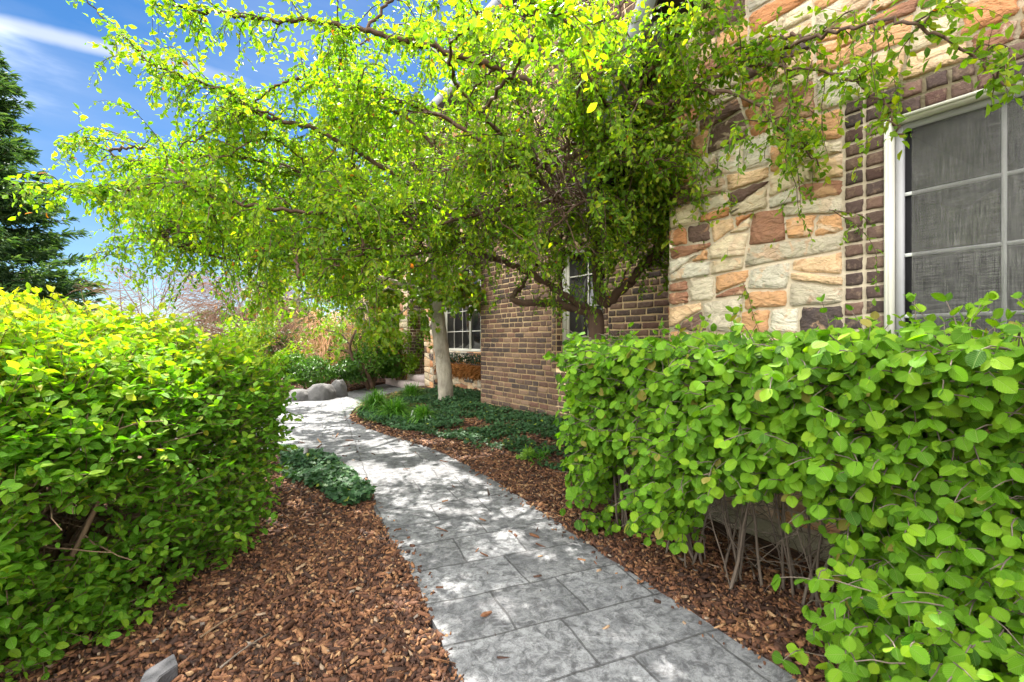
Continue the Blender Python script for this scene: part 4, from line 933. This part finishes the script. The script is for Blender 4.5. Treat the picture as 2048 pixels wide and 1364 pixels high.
# ---- ivy ground cover
def ivy_patch(poly, n, size, thr, seed, name, label, hbase=.0):
    LV = Acc(); poly = np.array(poly); lo, hi = poly.min(0), poly.max(0); p = np.column_stack([rng.uniform(lo[0], hi[0], n), rng.uniform(lo[1], hi[1], n)])
    p = p[inpoly(p, poly)]; d = vnoise(np.column_stack([p*3.2, p[:, :1]*0]), seed)*.7+vnoise(np.column_stack([p*9, p[:, :1]*0]), seed+1)*.3; p = p[d+rng.normal(0, .06, len(p)) > thr]; n = len(p)
    mound = .045+.07*vnoise(np.column_stack([p*4, p[:, :1]*0]), seed+2); o = np.column_stack([p, gh(p)+.01+mound*rng.uniform(.3, 1, n)]); a = rng.uniform(0, 2*np.pi, n)
    put(LV, T_LOBE, o, np.column_stack([np.cos(a), np.sin(a), rng.normal(-.15, .3, n)]), rng.normal(0, .42, (n, 3))+[-.1, -.15, 1], size*rng.uniform(.6, 1.25, n), np.clip(rng.beta(2, 2.6, n)+(rng.random(n) < .02)*.6, 0, 1))
    obj(name, LV, M_ivy, kind='stuff', label=label)
pg = lambda L: [G(*q)[:2] for q in L]
ivy_patch(pg([(1180, 960), (1120, 950), (1040, 930), (960, 905), (900, 885), (830, 868), (760, 852), (715, 838), (716, 822), (760, 812), (860, 790)])+[np.array((4.85, 9.9)), np.array((4.85, 6.85)), np.array((3.98, 6.83)), np.array((3.98, 3.9))], 60000, .037, .38, 31, 'ivy', 'dark green ivy ground cover along the brick wall')
ivy_patch(pg([(560, 895), (606, 905), (640, 918), (700, 952), (750, 992), (735, 1012), (690, 1020), (640, 985), (560, 960)]), 5200, .042, .38, 41, 'ivy', 'patch of ivy creeping over the left edge of the path')
# a few ivy runners climbing the trunk base and wall
LVr = Acc(); n = 260; o = np.column_stack([rng.uniform(3.55, 4.0, n), rng.uniform(7.0, 7.8, n), rng.uniform(.05, .2, n)]); put(LVr, T_LOBE, o, rng.normal(0, 1, (n, 3))+[0, 0, .3], rng.normal(0, .5, (n, 3))+[-.5, -.6, .5], .05, rng.random(n)*.7)
obj('ivy', LVr, M_ivy, kind='stuff', label='ivy gathered round the pale trunk')

# ---- grass clumps
spots = [((752, 824), 'bushy bright grass clump at the bend of the path'), ((822, 802), 'grass clump nearest the porch steps'), ((790, 838), 'grass clump beside the white marker'), ((846, 846), 'smallest grass clump between marker and pale trunk')]
for i, ((px, py), lab) in enumerate(spots):
    c = G(px, py); A = Acc(); sc = [1.6, 1.5, 1.4, 1.1][i]
    for k in range(620):
        a = rng.uniform(0, 2*np.pi); L = rng.uniform(.22, .46)*sc; d = np.array([math.cos(a), math.sin(a), 0]); sp = rng.uniform(.15, 1.0)
        t = np.linspace(0, 1, 6); P = c+np.array([0, 0, .0])+rng.normal(0, .04, 3)*[1, 1, 0]+d*(t**1.3*L*sp)[:, None]+np.array([0, 0, 1.])*(L*(t*(1.25-.3*sp)-t*t*(.55+.45*sp)))[:, None]
        s = np.cross(d, [0, 0, 1.]); wd = .006*np.array([.8, 1, 1, .8, .5, .05]); v = np.concatenate([P-s*wd[:, None], P+s*wd[:, None]]); A.add(v, quads=[(j, j+1, 7+j, 6+j) for j in range(5)], tone=np.clip(rng.normal(.5, .2), 0, 1))
    obj('grass_clump', A, M_grass, label=lab, category='grass clump', group='grass clumps at the bend of the path')
# two small seedlings in the mulch
for (px, py, lab, tn) in [(1055, 930, 'tiny yellow green lobed seedling in the mulch', .95), (1080, 935, 'small feathery green seedling next to the hedge end', .5)]:
    A = Acc(); c = G(px, py); n = 40; put(A, T_LOBE if tn > .9 else T_SMALL, c+rng.normal(0, .035, (n, 3))*[1, 1, .3]+[0, 0, .05]+np.column_stack([np.zeros(n), np.zeros(n), rng.uniform(0, .09, n)]), rng.normal(0, .6, (n, 3))+[0, 0, .5], rng.normal(0, .5, (n, 3))+[0, 0, 1], .05 if tn > .9 else .07, tn+rng.normal(0, .04, n), 1 if tn > .9 else .4)
    obj('seedling', A, M_grass, label=lab, category='seedling')

# ---- small hard objects
c = G(818, 846); A = Acc(); d = unit(np.array([.45, .2, 1])); tube(A, [c-[0, 0, .02], c+d*.18, c+d*.185], [.014, .014, .005], 10); obj('plant_marker', A, plain('marker_white', lin(190, 192, 190), .5), label='pale tube marker sticking out of the ivy', category='marker')
c = G(607, 930); A = Acc(); e = W(630, 900, 4.6); e = c+unit(np.array([.25, .45, .75]))*.16
tube(A, [c-[0, 0, .02], c*.5+e*.5], [.020, .020], 14); tube(A, [c*.5+e*.5, c*.46+e*.54, e, e+(e-c)*.02], [.023, .023, .022, .018], 14); obj('pipe_stub', A, M_pipe, smooth=True, label='short grey pipe stub leaning in the ivy by the path', category='pipe')
bm = bmesh.new()
q = [G(262, 1400, .05), G(290, 1342, .05), G(348, 1308, .05), G(356, 1332, .05), G(321, 1357, .05), G(290, 1400, .05)]
vs = [bm.verts.new((*p[:2], .05+.002*i)) for i, p in enumerate(q)]; f = bm.faces.new(vs); ex = bmesh.ops.extrude_face_region(bm, geom=[f])
for g in ex['geom']:
    if isinstance(g, bmesh.types.BMVert): g.co.z -= .05
bmesh.ops.recalc_face_normals(bm, faces=bm.faces[:]); bmesh.ops.bevel(bm, geom=bm.edges[:], offset=.003, segments=2, affect='EDGES')
me = bpy.data.meshes.new('paver'); bm.to_mesh(me); bm.free(); obj('paver', me, M_slab, label='broken grey paving slab half hidden under the left shrub', category='paver')
# sticks on the mulch
for i, (a_, b_, lab) in enumerate([((440, 1336), (540, 1265), 'long pale stick lying on the mulch'), ((400, 1275), (500, 1215), 'thin brown stick close under the left shrub')]):
    A = Acc(); p, r = G(*a_, .03), G(*b_, .04); P = smooth_line([p, p*.6+r*.4+[.01, .01, .006], r], 10); tube(A, P, np.linspace(.004, .002, 10), 6); obj('stick', A, M_stemg if i == 0 else M_stemb, label=lab, category='stick')
# boulders
for i, (px, py, wd, hh, lab) in enumerate([(600, 800, .26, .20, 'low brown boulder partly behind the left shrub'), (641, 798, .31, .30, 'large rounded grey boulder at the bed edge'), (677, 793, .19, .33, 'small bluish boulder leaning on the large one')]):
    c = G(px, py); bm = bmesh.new(); bmesh.ops.create_icosphere(bm, subdivisions=4, radius=1)
    P = np.array([v.co for v in bm.verts]); nn2 = .13*(vnoise(P*1.6+5*i, 50+i)-.5)*2+.08*(vnoise(P*5+3, 60+i)-.5)*2
    for v, k, in zip(bm.verts, nn2): v.co = Vector((v.co.x*wd*(1+k), v.co.y*wd*.8*(1+k), v.co.z*hh*(1+k)))+Vector((c[0], c[1], .02))
    me = bpy.data.meshes.new('boulder'); bm.to_mesh(me); bm.free(); me.polygons.foreach_set('use_smooth', np.ones(len(me.polygons), bool)); obj('boulder', me, M_rock, label=lab, category='boulder', group='boulders beyond the path')

# ---- background shrubs and trees
def shrub(name, label, cat, c, rx, ry, h, n, size, mat, stem, tone=(.5, .2), T=T_SMALL, h0=.1, stems=14, group=None, seed=0, hang=.2, clump=26):
    t = thing(name, label, cat, group); LV, ST = Acc(), Acc(); c = np.asarray(c, float)
    cc = rng.normal(0, 1, (clump, 3)); cc = unit(cc)*rng.uniform(.45, .95, (clump, 1)); k = rng.integers(0, clump, n); rad = rng.uniform(.18, .34, clump)
    q = cc[k]+unit(rng.normal(0, 1, (n, 3)))*(rad[k]*rng.uniform(.3, 1, n)**.5)[:, None]
    p = c+np.column_stack([q[:, 0]*rx, q[:, 1]*ry, h0+(q[:, 2]+1)/2*(h-h0)]); 
    put(LV, T, p, unit(q)*.6+rng.normal(0, .6, (n, 3))+[0, 0, -hang], rng.normal(0, .5, (n, 3))+unit(q)*.5+[0, 0, .6], size*rng.uniform(.6, 1.3, n), np.clip(rng.normal(tone[0], tone[1], n)+.18*(rng.random(clump)[k]-.5)*2, 0, 1))
    for s in range(stems):
        e = c+np.array([cc[s % clump][0]*rx, cc[s % clump][1]*ry, h0+(cc[s % clump][2]+1)/2*(h-h0)]); b0 = c+np.array([rng.normal(0, .08)*rx, rng.normal(0, .08)*ry, -.05]); m = b0*.5+e*.5+[0, 0, .15*h]
        tube(ST, smooth_line([b0, m, e], 8), np.linspace(.016*h+.004, .004, 8), 5, cap=False)
    obj('stems', ST, stem, t); obj('foliage', LV, mat, t); return t
shrub('shrub', 'dark green low shrub directly behind the boulders', 'shrub', LZ(-4.3, 10.8), 1.0, .9, .95, 5200, .07, M_shrub, M_stemb, (.35, .2))
shrub('shrub', 'mid green shrub left of the arching little trunks', 'shrub', LZ(-3.5, 11.6), .85, .8, 1.5, 3800, .08, M_shrub, M_stemb, (.55, .2))
shrub('shrub', 'bright green upright shrub in front of the iron gate', 'shrub', LZ(-2.85, 12.0), .60, .6, 2.1, 4200, .09, M_maple, M_stemb, (.4, .15))
shrub('shrub', 'bright leafy shrub under the maple behind the arching trunks', 'shrub', LZ(-3.35, 13.2), 1.2, 1.0, 2.6, 6000, .11, M_maple, M_stemb, (.45, .15))
shrub('shrub', 'broad dark evergreen shrub at the far left of the bed', 'shrub', LZ(-6.2, 13.5), 1.6, 1.2, 1.7, 5200, .11, M_shrub, M_stemb, (.25, .2))
shrub('shrub', 'tall yellow green shrub behind the dry weeping shrub', 'shrub', LZ(-5.2, 15.0), 1.7, 1.2, 3.2, 7000, .13, M_maple, M_stemb, (.5, .2))
shrub('shrub', 'far dark green shrub beyond the stucco wall', 'shrub', LZ(-3.0, 19.0), 3.2, 1.4, 3.6, 7000, .18, M_shrub, M_stemb, (.4, .2))
shrub('shrub', 'far hazy green shrub left of the others beyond the wall', 'shrub', LZ(-9.5, 20.0), 3.2, 1.4, 2.9, 6500, .18, M_shrub, M_stemb, (.35, .2))
shrub('shrub', 'loose yellow green shrub between the brown bare shrub and the boulders', 'shrub', LZ(-5.6, 10.6), .9, .8, 1.9, 4200, .08, M_maple, M_stemb, (.45, .2))
# little arching trunks
ar = thing('arching_tree', 'small tree with two dark arching trunks beyond the path', 'tree'); A = Acc()
for (L_pts, r) in [([(746, 778, 10.9), (733, 745, 10.9), (712, 715, 10.9), (688, 700, 10.9), (655, 700, 10.8)], .055), ([(738, 778, 10.9), (722, 745, 10.8), (705, 715, 10.7), (700, 690, 10.6), (712, 660, 10.5)], .05), ([(712, 715, 10.9), (718, 680, 11), (740, 650, 11), (760, 620, 11)], .03), ([(700, 690, 10.6), (680, 668, 10.5), (650, 660, 10.4)], .025)]:
    P = smooth_line([W(*q) for q in L_pts], 16); tube(A, P, np.linspace(r, r*.45, 16), 8)
obj('trunk', A, M_barkd, ar, smooth=True)
LV = Acc(); BRs = Acc()
for k in range(60):
    o = W(rng.uniform(640, 770), rng.uniform(630, 690), rng.uniform(10.3, 11.3)); leaf_twig(LV, BRs, grow(o, rng.normal(0, 1, 3)+[0, 0, .3], .4, 4, .2), .005, .04, .07, T_SMALL, .3, (.45, .2), 2)
obj('crown', LV, M_maple, ar); obj('branches', BRs, M_barkd, ar)
# dry weeping shrub (straw coloured stems)
def twiggy(name, label, c, rx, h, n, mat, droop, r=.004, L=.9, cat='shrub', buds=0):
    t = thing(name, label, cat); A = Acc(); B = Acc()
    for k in range(n):
        a = rng.uniform(0, 2*np.pi); R = rng.uniform(0, 1)**.6*rx; o = np.asarray(c)+[math.cos(a)*R*.7, math.sin(a)*R*.7, h*rng.uniform(.35, .98)]
        d = np.array([math.cos(a)*.8, math.sin(a)*.8, rng.normal(.2, .4) if droop < .4 else rng.normal(-.2, .2)]); P = grow(o, d, L*rng.uniform(.5, 1.1), 5, droop, .16); tube(A, P, np.linspace(r, r*.4, 6), 3, cap=False)
        if buds and k % 3 == 0: put(B, T_SMALL, P, rng.normal(0, 1, P.shape), rng.normal(0, 1, P.shape), .05, rng.random(len(P)))
    for k in range(8): tube(A, smooth_line([c, np.asarray(c)+[rng.normal(0, .2)*rx, rng.normal(0, .2)*rx, h*.5], np.asarray(c)+[rng.normal(0, .4)*rx, rng.normal(0, .4)*rx, h*.95]], 7), np.linspace(.03, .006, 7), 5)
    obj('twigs', A, mat, t)
    if buds: obj('buds', B, M_maple, t)
    return t
twiggy('weeping_shrub', 'straw coloured leafless weeping shrub above the dark green shrub', LZ(-4.7, 11.9),   .8, 2.0, 480, M_straw, .55, .004, .9)
twiggy('bare_shrub', 'brown leafless shrub mass rising behind the rounded shrub', LZ(-6.9, 12.2), 1.6, 2.9, 1500, M_twigbare, .25, .006, 1.0)
twiggy('bare_shrub', 'thin reddish bare shrub beside the spruce', LZ(-11.5, 15), 1.5, 3.4, 500, M_twigbare, .1, .007, 1.1)

# ---- spruce on the left
sp = thing('spruce_tree', 'tall dark spruce at the left edge against the sky', 'tree')
TRK, LV, BRs = Acc(), Acc(), Acc(); c = LZ(-26.8, 22.0); HT = 18.5
tube(TRK, [c-[0, 0, .2], c+[0, 0, 8], c+[0, 0, HT]], [.38, .24, .03], 10)
h = .8
while h < HT-.3:
    Rm = 6.3*(1-h/HT)**.72+.15; nb = 11 if h < 15 else 7
    for k in range(nb):
        a = rng.uniform(0, 2*np.pi); L = Rm*rng.uniform(.72, 1.08); d = np.array([math.cos(a), math.sin(a), 0]); t = np.linspace(0, 1, 8)
        P = c+[0, 0, h]+d*(t*L)[:, None]+np.array([0, 0, 1.])*(-.30*L*t+.26*L*t*t*t)[:, None]; tube(BRs, P, np.linspace(.045, .01, 8), 4, cap=False)
        m = int(46*L/3)+8; ts = rng.uniform(.25, 1, m)**.8; o, tt = sample(P, ts); s = np.cross(d, [0, 0, 1.]); sg = rng.choice([-1, 1], m)[:, None]
        wd = (.55*(1.05-ts)+.22)[:, None]; oo = o+s*sg*wd*rng.uniform(0, 1, (m, 1))*min(1, L/3)
        for j in range(3): put(LV, T_SMALL, oo+rng.normal(0, .05, (m, 3)), tt*.8+s*sg*.5+rng.normal(0, .35, (m, 3))+[0, 0, -.15], rng.normal(0, .6, (m, 3))+[0, 0, 1], rng.uniform(.28, .50, m), np.clip(rng.normal(.5, .25, m), 0, 1), .42)
    h += .42
obj('trunk', TRK, M_barkd, sp); obj('branches', BRs, M_barkd, sp); obj('crown', LV, M_conif, sp)

# ---- trees across the garden, behind the photographer (reflected in the windows)
for (c, rx, h, lab) in [((-8.5, -3.0, 0), 2.6, 6.5, 'broad leafy tree across the garden behind the viewer'), ((-9.5, 4.5, 0), 2.2, 4.6, 'smaller leafy tree left of the driveway out of view')]:
    shrub('garden_tree', lab, 'tree', c, rx, rx, h, 6000, .16, M_maple, M_stemb, (.4, .2), h0=1.3)
